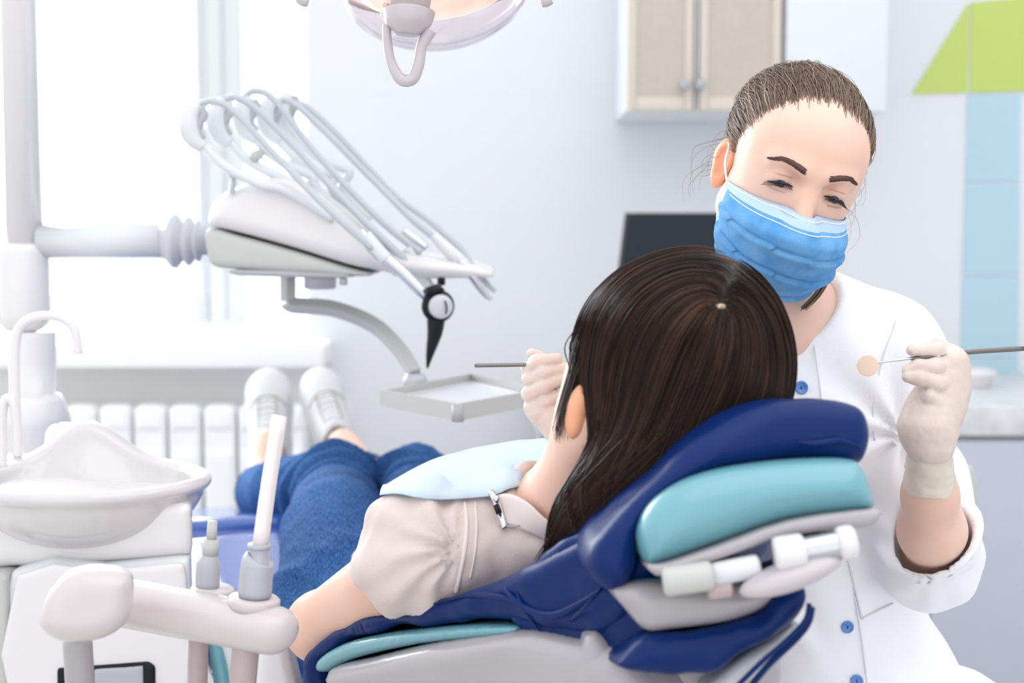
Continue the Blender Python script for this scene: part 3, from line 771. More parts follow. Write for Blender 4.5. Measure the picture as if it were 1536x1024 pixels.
# ================================================================ treatment chair
ch=root('treatment_chair','reclined dental treatment chair in navy and teal upholstery under the patient','dental chair',(-.12,1.75,0))
nb=A(-.741,-.671,0)                       # the side face of the backrest looks this way
q0=A(.1026,1.14,.9)
def side(px, off=0, depth=.38, r=.02, sm=4):
    f=prism(px, q0-nb*off, nb, depth, r, sm); g=INT(f,plane(A(.245,1.3,0),A(1,-.25,0)),.02); g.lo,g.hi=f.lo,f.hi; return g
wr=lambda s,a: (lambda P: a*vnoise(P*s+3.1)+.4*a*vnoise(P*s*2.3))
# navy cushion with the stretched slipcover
cush=[(446,1060),(446,1000),(455,975),(500,945),(580,915),(680,888),(745,868),(800,842),(860,800),(905,772),(945,745),(975,730),(985,800),(960,870),(950,900),(900,960),(820,950),(765,938),(700,934),(600,944),(520,958),(478,985),(470,1010),(475,1060)]
cuS=side(cush,0,.40,.016)
M().addm(pnet(side(cush,0,.40,.016),.006,wr(20,.0045))).build('backrest_cushion','navy',ch)
trim_=[(466,1006),(474,985),(520,962),(600,948),(700,940),(762,944),(740,956),(620,968),(520,990),(480,1010)]
M().addm(pnet(side(trim_,-.003,.38,.012),.005)).build('teal_edge','teal',ch)
shl=[(478,1008),(540,990),(640,966),(760,950),(830,960),(900,975),(935,1000),(940,1200),(520,1200),(490,1060)]
M().addm(pnet(side(shl,-.010,.36,.02),.007)).build('backrest_shell','shell',ch)
# slipcover pulled over the upper end of the backrest
cov=[(742,868),(800,838),(860,795),(910,760),(955,725),(985,740),(975,800),(955,850),(942,885),(958,925),(976,958),(945,990),(925,1005),(860,992),(800,965),(768,942),(745,905)]
cvS=side(cov,.008,.05,.012)
M().addm(pnet(side(cov,.008,.05,.012),.0045,lambda P: wr(26,.0040)(P))).build('slipcover','navy',ch)
M().addm(pnet(prism([(880,965),(960,990),(1060,985),(1150,950),(1195,930),(1180,1000),(1150,1200),(880,1200)],A(.2,1.17,.85),A(.05,-1,0),.12,.02),.007)).build('backrest_shell','shell',ch)
# folds and piping seams on the slipcover
def seam(px, Y=None, r=.0016, m='navy', par=ch, off=.010, name='seam'):
    o=[]
    for x,y in px:
        if Y is None: d=ray(x,y); p0=q0+nb*off; o.append(CAM+d*((p0-CAM).dot(nb)/d.dot(nb)))
        else: o.append(W(x,y,Y))
    return M().addm(tube(o,r,8,6)).build(name,m,par)
def sseam(f,px,r=.0016,m='navy',par=ch,name='seam',off=.0): return M().addm(tube([onto(f,x,y,off) for x,y in px],r,8,6)).build(name,m,par)
cc_=U([cuS,cvS],.004)
sseam(cc_,[(752,872),(766,893),(792,913),(830,922),(868,906),(903,882)],[.001,.003,.0035,.0035,.003,.001],name='fold')
sseam(cc_,[(650,905),(700,893),(750,895),(790,910)],[.0005,.002,.003,.001],name='fold')
sseam(cc_,[(772,880),(782,905),(800,935),(812,948)],[.0005,.002,.002,.0005],name='fold')
sseam(cc_,[(905,782),(912,830),(922,860),(938,885)],.0013)
sseam(cc_,[(903,882),(855,930),(805,960)],.0012)
# right-hand end: back of the shell, lower navy flap and strap
M().addm(pnet(prism([(925,885),(1000,876),(1110,880),(1165,890),(1166,903),(1140,922),(1090,938),(1010,948),(975,950),(950,925)],A(.2,1.12,.85),A(.1,-1,.1),.12,.016),.004)).build('shell_end','shell',ch)
M().addm(pnet(prism([(930,878),(1000,870),(1010,892),(940,896)],A(.2,1.135,.85),A(.1,-1,.1),.05,.006),.004)).build('teal_insert','teal',ch)
M().addm(pnet(prism([(924,1003),(945,980),(972,956),(1020,952),(1085,944),(1110,936),(1150,918),(1166,895),(1180,886),(1206,880),(1211,905),(1196,938),(1160,965),(1120,985),(1082,1012),(1040,1016),(980,1010)],A(.2,1.11,.85),A(.05,-1,.15),.13,.014),.004,lambda P: wr(40,.003)(P))).build('cover_flap','navy',ch)
M().addm(pnet(prism([(1085,1014),(1120,985),(1160,962),(1196,936),(1200,945),(1170,980),(1120,1030),(1080,1060),(1060,1040)],A(.2,1.13,.85),A(.05,-1,.15),.10,.010),.005)).build('shell_flank','lightgrey',ch)
seam([(1214,905),(1208,930),(1180,960),(1140,995),(1090,1045)],1.105,.0022,name='piping')
seam([(1218,910),(1212,935),(1190,962),(1150,1000),(1110,1050)],1.115,.0028,name='piping')
# headrest
hr=root('headrest','teal headrest with navy cover and white hinge arms at the top of the chair','headrest',tuple(W(1140,880,1.15)))
capx=[(890,850),(905,800),(955,748),(1005,702),(1060,655),(1108,622),(1160,604),(1230,599),(1288,606),(1310,622),(1318,655),(1308,690),(1292,697),(1200,694),(1115,702),(1045,724),(995,757),(972,800),(960,850),(940,885),(910,880)]
M().addm(pnet(prism(capx,A(.2,1.12,.85),A(.12,-1,.12),.20,.024),.0045,lambda P: wr(26,.0022)(P))).build('headrest_cover','navy',hr)

sseam(prism(capx,A(.2,1.12,.85),A(.12,-1,.12),.20,.024),[(1195,662),(1222,665),(1258,661),(1292,670)],[.0008,.003,.003,.0008],name='fold',par=hr)
pil=[(962,815),(966,785),(985,755),(1030,724),(1095,704),(1190,692),(1285,690),(1308,705),(1320,735),(1322,768),(1280,774),(1185,786),(1080,822),(1000,850),(975,850)]
M().addm(pnet(prism(pil,A(.2,1.09,.85),A(.05,-1,.12),.17,.03),.0045)).build('pillow','teal',hr)
pl=[(972,848),(1000,846),(1080,819),(1188,781),(1316,764),(1321,778),(1300,792),(1190,803),(1085,838),(1000,864),(980,860)]
M().addm(pnet(prism(pl,A(.2,1.088,.85),A(.05,-1,.12),.15,.006,3),.0035)).build('mounting_plate','shell',hr)
Yh=1.10
def cyl(a,b,r,m,name,dy=0,dy2=None,e=.15):
    p=W(*a,Yh+dy); q=W(*b,Yh+(dy if dy2 is None else dy2)); L=ln(q-p)
    return M().addm(lathe(p,q-p,[(0,r*.7),(.0015,r*.93),(.004,r),(L-.004,r),(L-.0015,r*.93),(L,r*.7)],32)).build(name,m,hr)
cyl((994,873),(1070,862),.0118,'greige','hinge_barrel',-.01)
cyl((1066,862),(1140,848),.0095,'cool_white','hinge_axle',0)
cyl((1060,885),(1098,880),.0085,'pinkgrey','hinge_stop',.0)
cyl((1160,833),(1208,826),.0145,'white','hinge_barrel',-.01)
cyl((1200,827),(1262,815),.0105,'steel','hinge_axle',-.008)
cyl((1255,816),(1284,811),.0135,'white','hinge_cap',-.008)
p=W(1185,863,Yh-.01); d=unit(W(1255,835,Yh-.01)-W(1110,885,Yh-.01)); 
Rh=np.stack([d,A(0,1,0),np.cross(d,A(0,1,0))],1)
M().addm(nets(ell(p,A(.042,.02,.0115),Rh),p-.05,p+.05,.0035)).build('release_lever','lampgrey',hr)
M().addm(pnet(prism([(1000,886),(1080,868),(1165,845),(1160,800),(1250,786),(1240,830),(1160,870),(1110,892),(1010,900)],A(.2,1.14,.85),A(0,-1,.1),.03,.005,2),.0045)).build('gap_shade','black',hr)  # black slab standing in for the shaded gap between the hinge parts
M().addm(tube([W(1100,880,1.15),W(1090,940,1.20),W(1080,1010,1.25)],.018,16,4)).build('mounting_bar','steel',hr)
# seat, leg rest and foot section in blue vinyl
def P3(px,py,Y): return W(px,py,Y)
def plank(p,q,w,t,r): 
    d=unit(q-p); s=unit(np.cross(A(0,0,1),d)); u=np.cross(d,s); Rm=np.stack([d,s,u],1); L=ln(q-p)
    f=rbox((p+q)/2,A(L/2,w/2,t/2),r,Rm); f.lo=np.minimum(p,q)-w*.6-.02; f.hi=np.maximum(p,q)+w*.6+.02; return f
seat_z=.60
hipc=A(-.18,1.80,.585); kneec=A(-.375,2.28,.705); footc=A(-.50,2.86,.575)
M().addm(pnet(plank(hipc+A(.10,-.1,-.03),kneec-A(0,0,.04),.42,.11,.05),.010)).build('seat_cushion','vinyl',ch)
M().addm(pnet(plank(kneec-A(0,0,.03),footc,.46,.10,.045),.010)).build('leg_rest','vinyl',ch)
M().addm(pnet(plank(hipc+A(.10,-.1,-.09),kneec-A(0,0,.10),.34,.06,.025),.010)).build('seat_shell','shell',ch)
c=A(-.2,1.95,0)
b=M(); b.addm(tube([c+A(0,0,.03),c+A(0,0,.5)],[.16,.11],4,0)); 
M().addm(nets(U([rbox(c+A(0,0,.04),A(.24,.36,.04),.03,R3('Z',20)),rbox(c+A(0,0,.28),A(.10,.14,.27),.05,R3('Z',20))],.06),c-A(.5,.5,.02),c+A(.5,.5,.62),.014)).build('base','shell',ch)
# arm support at lower left: white pillar with teal strip
M().addm(pnet(prism([(385,975),(420,960),(432,990),(450,1100),(385,1120)],A(0,1.62,0),A(0,-1,0),.06,.012,2),.006)).build('armrest_pillar','white',ch)
M().addm(pnet(prism([(309,962),(325,966),(340,1030),(345,1110),(325,1110),(318,1030)],A(0,1.62,0),A(-.3,-1,0),.04,.008,2),.005)).build('teal_strip','teal',ch)
M().addm(pnet(prism([(325,966),(345,970),(358,1030),(360,1110),(345,1110),(340,1030)],A(0,1.63,0),A(-.3,-1,0),.04,.008,2),.005)).build('strip_edge','cool_white',ch)
# ================================================================ patient
pt=root('patient','person in jeans and blush blouse with long dark hair, lying back in the chair','person',(-.1,1.7,.6))
# ---- head frame
Hc=W(1010,560,1.315)
cr=unit(A(.42,-.62,.62)); fw=A(-.35,.85,.50); fw=unit(fw-cr*fw.dot(cr)); le=np.cross(cr,fw)
RP=np.stack([le,-fw,cr],1)
def HL(x,y,z): return Hc+RP@A(x,y,z)
neckb=W(838,790,1.42)
skull=U([ell(A(0,.006,.020),A(.070,.082,.076)),ell(A(0,-.035,-.03),A(.060,.062,.082)),ell(A(0,-.055,-.085),A(.038,.036,.032))],.04)
nose=cap(A(0,-.092,.0),A(0,-.115,-.036),.007,.012)
facef=U([skull,nose,cap(A(-.02,-.092,-.058),A(.02,-.092,-.058),.009)],.012)
def earf(sx):
    f=ell(A(sx*.080,.012,-.008),A(.008,.019,.033),R3('Z',sx*-22)@R3('Y',sx*10))
    return SUB(f,ell(A(sx*.089,.008,-.004),A(.007,.011,.020)),.004)
headf=U([facef],.0)
earpos=W(866,614,1.27)
# neck joins the skull to the shoulders
nk=U([local(headf,Hc,RP),ell(W(880,600,1.32),A(.024,.05,.05)),cap(W(893,650,1.30),W(852,770,1.39),.036,.046),cap(HL(0,.035,-.06),neckb,.052,.056)],.03)
shL=W(628,842,1.39); shR=neckb+(neckb-shL)*A(1,1,1)*.95+A(0,0,0)
elb=W(482,940,1.57); wr_=elb+A(.10,.20,-.05)
tor=U([cap(neckb+A(-.01,.08,-.08),neckb+A(-.10,.30,-.14),.08,.09)],.03)
clav=[cap(neckb,shL+A(.02,0,.0),.045,.042),cap(neckb,shR-A(.02,0,0),.045,.042)]
bodyf=U([nk]+clav+[tor],.03)
armf=U([cap(shL,elb,.042,.037),cap(elb,wr_,.036,.026)],.02)
shR=neckb+A(.14,.10,-.07); elr=shR+A(-.02,.26,-.10); wrr=elr+A(-.10,.2,.02)
armR=U([cap(shR,elr,.043,.037),cap(elr,wrr,.036,.026)],.02)
anL0=W(396,722,2.66); anL1=W(400,668,2.74); anR0=W(545,712,2.62); anR1=W(515,668,2.70)
hL_=W(512,915,1.86); hR_=W(650,870,1.99); kL_=W(503,740,2.27); kR_=W(624,734,2.29); bel=neckb+A(-.16,.36,-.15)
legs=[cap(neckb+A(-.10,.30,-.14),bel,.08,.08),cap(bel,hL_,.08,.06),cap(bel,hR_,.08,.06),cap(hL_,kL_,.06,.045),cap(kL_,anL0,.045,.034),cap(anL0,anL1,.034,.032),cap(hR_,kR_,.06,.043),cap(kR_,anR0,.043,.034),cap(anR0,anR1,.034,.032)]
whole=U([bodyf,armf,armR]+legs,.015)
b=M(); b.addm(nets(whole,A(-.58,1.12,.52),A(.36,2.84,1.22),.0058)); pb_=b.build('body','skin',pt)
# ear as a warm lit piece of the head
ez=unit(W(878,575,1.33)-W(852,650,1.33)); ey=A(0,-1,0); ey=unit(ey-ez*ey.dot(ez)); ex=np.cross(ey,ez)
Re=np.stack([ex,ey,ez],1)
ear=SUB(U([ell(A(0,0,.004),A(.0105,.010,.021)),ell(A(-.004,0,-.016),A(.0075,.008,.011))],.01),ell(A(.003,-.010,.006),A(.006,.006,.014)),.004)
M().addm(nets(local(ear,earpos,Re),earpos-.045,earpos+.045,.0022)).build('ear','ear',pt)
# cheek sliver in front of the ear
ck=W(850,590,1.385)
pf=local(facef,Hc,RP)
def PF(X,Z,off=.0004):
    X=np.asarray(X,float); o=Hc+np.stack([X,0*X-.16,np.asarray(Z,float)+0*X],1)@RP.T; return trace(pf,o,RP@A(0,1,0)+0*o,45,off=off)
for sx in (-1,1):
    X=np.linspace(.018,.043,8); M().addm(tube(PF(sx*X,-.004+9*(X-.0305)**2),[.0004,.0009,.001,.001,.001,.001,.0009,.0004],6,4)).build('eyelashes','lash',pt)
    X=np.linspace(.014,.046,8); M().addm(tube(PF(sx*X,.019+.004*np.sin((X-.014)*70)),[.001,.0018,.002,.002,.0018,.0016,.0012,.0006],6,4)).build('eyebrow','brow',pt)
X=np.linspace(-.022,.022,9)
for dz,r_ in ((.0022,.0028),(-.0028,.0034)): M().addm(tube(PF(X,-.060+dz*(1-(X/.022)**2),-.0008),[r_*max(.2,1-(x/.024)**2) for x in X],8,4)).build('lip','lid',pt)
# ---- hair
def PX(x,y,Y): return W(x,y,Y)
blobs=[ell(PX(1019,546,1.305),A(.091,.10,.090)),
       ell(PX(1006,512,1.33),A(.075,.09,.074)),ell(PX(1062,492,1.32),A(.056,.075,.060)),
       ell(PX(1076,565,1.30),A(.056,.085,.078)),
       ell(PX(970,615,1.295),A(.050,.07,.060))]
tail=chain([PX(1010,680,1.24),PX(958,712,1.235),PX(912,750,1.24),PX(874,792,1.25),PX(836,828,1.255)],[.042,.034,.028,.021,.006],.03)
hairf=U(blobs+[INT(local(OFF(skull,.005),Hc,RP),local(plane(A(0,-.045,.0),A(0,-.8,-.3)),Hc,RP),.02)]+[tail],.035)
hdisp=lambda P: .0006*vnoise(P*90)
hb=M(); hb.addm(nets(hairf,A(.0,1.12,.84),A(.31,1.46,1.21),.004),0,.12)
whorl=onto(hairf,1080,458); Gt=PX(948,722,1.235)
n=5200
S=[]
u=rng.random((n*3,2)); px=845+345*u[:,0]; py=372+360*u[:,1]
D=np.array([unit(ray(a,b_)) for a,b_ in zip(px,py)]); Q=trace(hairf,CAM+D*.85,D,40)
ok=np.abs(hairf(Q))<.002; Q=Q[ok][:n]; q2=whorl+rng.standard_normal((500,3))*A(.012,.012,.012)+A(.004,0,.010); Q=np.r_[Q,q2]
# back half: strands seeded around too
def flow(P):
    a=P-whorl; r=ln(a)[:,None]+1e-6; b_=Gt-P; rb=ln(b_)[:,None]+1e-6
    left=np.clip((whorl[0]-.02-P[:,0])/.05,0,1)[:,None]
    side_=A(-.75,0,-.35)
    up_=np.clip((P[:,2]-whorl[2]+.01)/.05,0,1)[:,None]
    return a/r*(.035/(r+.02)) + b_/rb*.75 + A(-.15,0,-.75)*np.clip(1-up_,0,1)*.8 + side_*left*up_*1.1
hv=strands(hairf,Q,flow,16,.0075,.00055,.0010,.0012,.3,3)
hb.add(*hv[:2],0,hv[2])
# tail strands
st=PX(1000,690,1.235)+rng.standard_normal((900,3))*A(.03,.03,.025)
def flow2(P):
    t=PX(830,832,1.255)-P; return t/ln(t)[:,None]+A(0,0,.15)*np.clip((P[:,0]-.13)/.05,0,1)[:,None]
hv=strands(hairf,st,flow2,20,.0085,.0006,.001,.0015,.3,3); hb.add(*hv[:2],0,hv[2])
# loose strands down the left side of the face
for k in range(90):
    a=rng.random(); x0=905-30*a+rng.normal()*6; j=rng.normal()*5; Yj=1.30+rng.normal()*.01; e=.5+.5*rng.random()
    pts=[PX(x0+25,430+40*a,Yj+.03),PX(x0-15,500+15*a,Yj),PX(866+j-8*a,560,Yj-.01),PX(850+j-8*a,615,Yj-.015),PX(842+j*1.2-4*a,615+50*e,Yj-.015)]
    v,f_=tube(pts,[.0006,.0007,.0007,.0005,.0002],3,6,False); hb.add(v,f_,0,rng.random())
for k in range(60):
    j=rng.normal(size=2)*6; v,f_=tube([PX(900+j[0],720+j[1],1.225),PX(870+j[0],770,1.23),PX(838+j[0],806+j[1],1.24),PX(815+j[0],840+j[1],1.25)],[.0008,.0008,.0006,.0002],3,6,False); hb.add(v,f_,0,rng.random()*.6)
hb.build('hair','hair_dark',pt,tone=True)
M().addm(nets(ell(onto(hairf,1081,461)+A(0,.0008,0),A(.0048,.0016,.0032)),onto(hairf,1081,461)-.01,onto(hairf,1081,461)+.01,.0008)).build('scalp','skin',pt)
# ---- jeans
hipL=W(512,905,1.85); knL=W(503,730,2.28); cfL=W(392,738,2.60)
hipR=W(650,860,1.98); knR=W(624,722,2.30); cfR=W(543,718,2.60)
pel=(hipL+hipR)/2+A(.0,-.06,-.02)
thL=chain([hipL,(hipL*.5+knL*.5)+A(0,0,.005),knL],[.088,.078,.060],.02)
clL=chain([knL,(knL+cfL)/2+A(-.02,0,.0),cfL],[.060,.056,.050],.02)
thR=chain([hipR,(hipR+knR)/2,knR],[.084,.070,.056],.02); clR=chain([knR,(knR+cfR)/2+A(0,0,-.03),cfR],[.058,.052,.046],.02)
jf=U([U([thL,clL],.02),U([thR,clR],.02),ell(pel,A(.17,.13,.10))],.009)
for c_,k_ in ((cfL,knL),(cfR,knR)):
    d=unit(c_-k_); jf=SUB(jf,cap(c_+d*.035,c_+d*.2,.09),.006); jf=SUB(jf,cap(c_+d*-.01,c_+d*.1,.042),.003)
def ring(P,c,d,w): t=(P-c)@d; return np.exp(-(t/w)**2)
dL=unit(knL-hipL)
def jw(P):
    w=.0055*vnoise(P*A(16,9,16))+.0025*vnoise(P*A(38,20,38))
    # bunched folds behind each knee and at the groin
    t=(P-knL)@dL
    w+=.012*(1-1.6*np.abs(np.sin(t*85+2.2*vnoise(P*8))))*np.exp(-((t-.02)/.05)**2)
    t2=(P-knR)@unit(knR-hipR); w+=.012*(1-1.6*np.abs(np.sin(t2*85+2.2*vnoise(P*8+5))))*np.exp(-((t2-.01)/.05)**2)
    w-=.007*np.exp(-((t+.055+.012*vnoise(P*10))/.007)**2)
    t3=(P-hipL)@unit(A(.6,.5,.3)); w+=.007*(1-1.6*np.abs(np.sin(t3*80+2.5*vnoise(P*8))))*np.exp(-((P-hipL-A(.0,-.02,0))**2).sum(1)/.09**2)
    return w
lo=np.min([hipL,knL,cfL,hipR,knR,cfR,pel],0)-.2; hi=np.max([hipL,knL,cfL,hipR,knR,cfR],0)+.16
V,Fj=nets(jf,lo,hi,.006,jw); M().add(V,Fj).build('jeans','denim',pt)
b=M()
for c_,k_,r_ in ((cfL,knL,.0525),(cfR,knR,.0485)):
    d=unit(c_-k_); 
    b.addm(lathe(c_-d*.036,d,[(0,r_-.004),(.002,r_),(.034,r_),(.036,r_-.004),(.033,r_-.008),(.0,r_-.009)],36)); b.build('cuff','denim_shaded',pt); b=M()
# waist bridge of the blouse, puffed sleeve, yoke and collar
neckc=neckb
ch1=W(742,800,1.50)
blf=[ell(W(628,822,1.39),A(.060,.055,.058)),cap(W(650,812,1.41),W(760,805,1.44),.050,.052),
     ell(W(600,852,1.385),A(.038,.045,.036)),
     cap(W(700,840,1.55),W(640,870,1.85),.075,.085), cap(W(752,812,1.44),W(812,812,1.42),.046,.034),
     cap(W(760,840,1.60),W(830,850,1.56),.08,.06)]
nkd=unit(Hc-neckb); hemd=unit(elb-shL)
slv=SUB(U(blf[:3],.03),cap(shL+(elb-shL)*.22,elb,.046,.042),.004); slv=INT(slv,plane(shL+hemd*.062,hemd),.008)
trs=U([U(blf[3:],.03),INT(OFF(U(clav+[tor,nk],.03),.007),plane(neckb+nkd*.030,nkd),.004),OFF(U([tor,legs[0]],.03),.010),cap(shR,shR*.6+elr*.4,.058,.062)],.012)
trs=SUB(trs,cap(shL+hemd*.08,elb,.046,.042),.01)
bl_=U([slv,trs],.022)
bl_=SUB(bl_,cap(neckb+A(.0,.0,.005),HL(0,.035,-.06),.058,.06),.006)
pc=W(628,822,1.40); pin=W(690,800,1.42)
def bw(P):
    r=P-pin; ang=np.arctan2(r[:,2],r[:,0]); rr=ln(r)
    m=np.clip((W(700,820,1.42)[0]-P[:,0])/.02,0,1)*np.clip(rr/.03,0,1)
    return .0062*np.sin(ang*12+5*vnoise(P*15))*m*np.exp(-(rr/.11)**2)+.0042*vnoise(P*26)+.0018*vnoise(P*70)+.001
M().addm(nets(bl_,A(-.26,1.28,.58),A(.30,2.06,1.0),.0045,bw)).build('blouse','blouse',pt)
blD=lambda P: bl_(P)-bw(P)
def on(f,x,y,off=.001): return onto(blD,x,y,off)
seamp=[on(bl_,x,y,.0008) for x,y in ((697,752),(700,790),(696,830),(688,870),(684,888))]
M().addm(tube(seamp,[.0020]*5,10,6,flat=(A(0,1,0),.6))).build('sleeve_seam','blouse_seam',pt)
seamp=[on(bl_,x,y,.0008) for x,y in ((713,752),(715,790),(712,830),(705,868))]
M().addm(tube(seamp,.0012,8,6)).build('sleeve_seam','blouse_seam',pt)
hp_=shL+hemd*.058; u_=unit(np.cross(hemd,A(0,0,1))); w_=np.cross(hemd,u_)
ringp=[]
for a in np.linspace(0,2*math.pi,40)[:-1]:
    d=u_*math.cos(a)+w_*math.sin(a); p=trace(blD,hp_-hemd*.005+d*.12,-d,50)[0]
    if abs(blD(p[None])[0])<.002: ringp.append(p+d*.0012*math.sin(a*9))
M().addm(tube(ringp,.0020,8,2)).build('sleeve_hem','blouse_seam',pt)
# collar: folded stand around the neck
bn=U([blD,nk],.004)
def onB(x,y,off=.003,Y=None):
    p=onto(bn,x,y,off)
    return p if abs(bn(p[None])[0]-off)<.004 else W(x,y,Y or 1.40)
e=catmull([onB(738,746,.004),onB(762,740,.006),onB(790,752,.008),onB(816,776,.009),onB(845,797,.009),onB(868,812,.008)],4)
f_=catmull([onB(748,788,.003),onB(770,790,.003),onB(792,798,.003),onB(812,806,.003),onB(832,816,.003),onB(852,828,.003)],4)
rows=[]
for t in np.linspace(0,1,9):
    s_=math.sin(t*math.pi)*.003
    rows.append([a*(1-t)+c2*t+A(0,-s_,0) for a,c2 in zip(e,f_)])
M().addm(sheet(rows,.0015)).build('collar','blouse_seam',pt)
M().addm(tube([onB(x,y,.006) for x,y in ((752,788),(772,789),(792,784),(806,779),(818,792))],.0009,6,4)).build('collar_trim','pinkgrey',pt)
# ---- shoes
def shoe(toe,heel,nrm,wd,sd):
    L=ln(toe-heel); z=unit(toe-heel); y=unit(nrm-z*nrm.dot(z)); x=np.cross(y,z); R_=np.stack([x,y,z],1); o=heel
    s_=wd
    up=U([ell(A(.002*sd,0,L*.80),A(s_,.030,L*.24)),ell(A(0,.004,L*.50),A(s_*.88,.036,L*.34)),ell(A(0,.014,L*.20),A(s_*.82,.044,L*.26))],.025)
    flat=lambda P: -(P[:,1]+.018)
    up=INT(up,flat,.01)
    up=SUB(up,ell(A(0,.052,L*.10),A(s_*.62,.03,L*.16)),.006)
    sole=INT(U([ell(A(.002*sd,-.022,L*.77),A(s_*1.06,.03,L*.28)),ell(A(0,-.022,L*.36),A(s_*.96,.03,L*.42))],.03),rbox(A(0,-.022,L/2),A(.1,.010,L),.004),.004)
    lo=np.minimum(toe,heel)-.09; hi=np.maximum(toe,heel)+.09
    su_=M().addm(nets(local(up,o,R_),lo,hi,.0045)).build('shoe','shoe',pt)
    M().addm(nets(local(sole,o,R_),lo,hi,.0045)).build('sole','shoe_sole',su_)
    def S(xx,zz_):
        d=-y; return trace(local(up,o,R_),o+R_@A(xx,.12,zz_),d,40,off=.001)[0]
    for k in range(5):
        z0=L*(.36+.065*k); ww=.014+.0005*k
        M().addm(tube([S(-ww,z0),S(-ww*.4,z0+.003),S(ww*.4,z0+.004),S(ww,z0+.001)],.0024,8,4)).build('lace','lace',su_)
    M().addm(tube([S(-.018,L*.33),S(-.0185,L*.48),S(-.016,L*.645),S(0,L*.665),S(.016,L*.645),S(.0185,L*.48),S(.018,L*.33)],.0014,8,5)).build('eyestay_stitch','eyelet',su_)
    M().addm(tube([S(-s_*.80,L*.60),S(-.02,L*.655),S(0,L*.668),S(.02,L*.655),S(s_*.8,L*.60)],.0011,8,5)).build('toe_seam','lining',su_)
    cr_=[o+R_@A(s_*.66*math.cos(a),.040+.004*math.sin(a),L*.10+L*.165*math.sin(a)) for a in np.linspace(0,2*math.pi,25)]
    M().addm(tube(cr_,.005,8,1)).build('lining','lining',su_)
nrm=A(.0,-.90,.45)
shoe(W(404,560,2.93),W(404,716,2.76),A(.05,-.9,.45),.047,1)
shoe(W(474,560,2.90),W(519,702,2.73),A(.12,-.9,.45),.045,-1)
# ---- paper bib with clip and chain
bb=root('dental_bib','pale blue paper bib spread over the patient chest with a metal clip','bib',tuple(W(710,715,1.55)))
bot=[(570,742,1.66),(600,742,1.58),(640,750,1.50),(690,746,1.45),(735,740,1.42),(765,733,1.41),(800,728,1.41),(830,716,1.41),(850,700,1.41),(862,688,1.42)]
topc=[(580,728,1.70),(620,706,1.69),(655,688,1.68),(690,676,1.67),(715,669,1.66),(745,666,1.63),(780,663,1.60),(815,660,1.56),(845,657,1.52),(868,655,1.48)]
def bibY(x,y,Y):
    p=onto(blD,x,y,.006); q=W(x,y,Y)
    return p if (abs(blD(p[None])[0]-.006)<.004 and p[1]<Y) else q
Bc=catmull([bibY(*p) for p in bot],5); Bc[:,1]=np.convolve(np.r_[[Bc[0,1]]*3,Bc[:,1],[Bc[-1,1]]*3],np.ones(7)/7,'valid'); Tc=catmull([W(*p) for p in topc],5)
rows=[]
for t in np.linspace(0,1,22):
    bow=math.sin(t*math.pi)
    r_=Bc*(1-t)+Tc*t; k=np.arange(len(r_))
    r_=r_+np.stack([0*k,-.0*k,.004*bow+.0012*np.sin(k*.55+t*3)*bow+.0018*np.sin(k*.23+t*7)+.0016*vnoise(r_*22)],1)
    rows.append(r_)
rows=np.array(rows); sh_=rows.shape; Pb=rows.reshape(-1,3)
for it in range(7):
    if it in (2,4):
        g3=Pb.reshape(sh_).copy()
        for _ in range(6): g3[1:-1,1:-1]=(g3[:-2,1:-1]+g3[2:,1:-1]+g3[1:-1,:-2]+g3[1:-1,2:])/4
        Pb=g3.reshape(-1,3)
    dd=blD(Pb); gb=grad(blD,Pb); gb/=ln(gb)[:,None]+1e-9; Pb=Pb+gb*np.clip(.004-dd,0,.03)[:,None]
rows=Pb.reshape(sh_)
M().addm(sheet(rows,.0012)).build('paper_sheet','bib',bb)
bp=[W(*p) for p in bot]
M().addm(tube([onB(737,738,.008),onB(745,755,.008),onB(752,775,.008),onB(757,792,.007)],[.0035,.0042,.0042,.003],10,5,flat=(A(0,1,0),.5))).build('clip','steel',bb)
M().addm(tube([onB(744,757,.012),onB(749,770,.012)],.0030,10,0)).build('clip_jaw','black',bb)
M().addm(lathe(onB(745,748,.012),A(0,-1,.1),[(0,.0035),(.003,.0035),(.0045,.002)],14)).build('clip_rivet','steel',bb)
M().addm(tube([W(831,717,1.40),W(838,710,1.40)],[.0030,.0030],10,0)).build('clip_jaw','black',bb)
# ================================================================ dentist
dn=root('dentist','person in white tunic, blue mask and gloves seated behind the chair holding instruments','person',(.42,1.75,0))
RD=R3('Y',16)@R3('Z',6)@R3('X',15)
eyemid=W(1215,281,1.50)
Dc=eyemid-RD@A(0,-.086,0.002)
def DL(x,y,z): return Dc+RD@A(x,y,z)
LF=lambda f: local(f,Dc,RD)
cran=ell(A(0,.010,.028),A(.0690,.088,.0715))
fore=ell(A(0,-.030,.026),A(.0585,.056,.056))
cheek=ell(A(0,-.030,-.030),A(.0590,.058,.062))
jaw=ell(A(0,-.045,-.082),A(.040,.042,.032))
jw2=U([cap(A(-.050,-.010,-.055),A(-.018,-.070,-.098),.018,.014),cap(A(.050,-.010,-.055),A(.018,-.070,-.098),.018,.014)],.01)
hd0=U([cran,fore,cheek,jaw,jw2],.035)
nose=U([cap(A(0,-.084,.004),A(0,-.103,-.030),.0065,.0095),ell(A(0,-.099,-.036),A(.014,.011,.008))],.010)
brow_=U([cap(A(-.040,-.074,.018),A(-.012,-.087,.017),.006,.007),cap(A(.040,-.074,.018),A(.012,-.087,.017),.006,.007)],.01)
sock_=U([ell(A(-.031,-.090,.003),A(.017,.012,.010)),ell(A(.031,-.090,.003),A(.017,.012,.010))],0)
eyes=[A(-.0305,-.0745,.002),A(.0305,-.0745,.002)]
lids=U([ell(e,A(.0135,.0135,.0125)) for e in eyes],0)
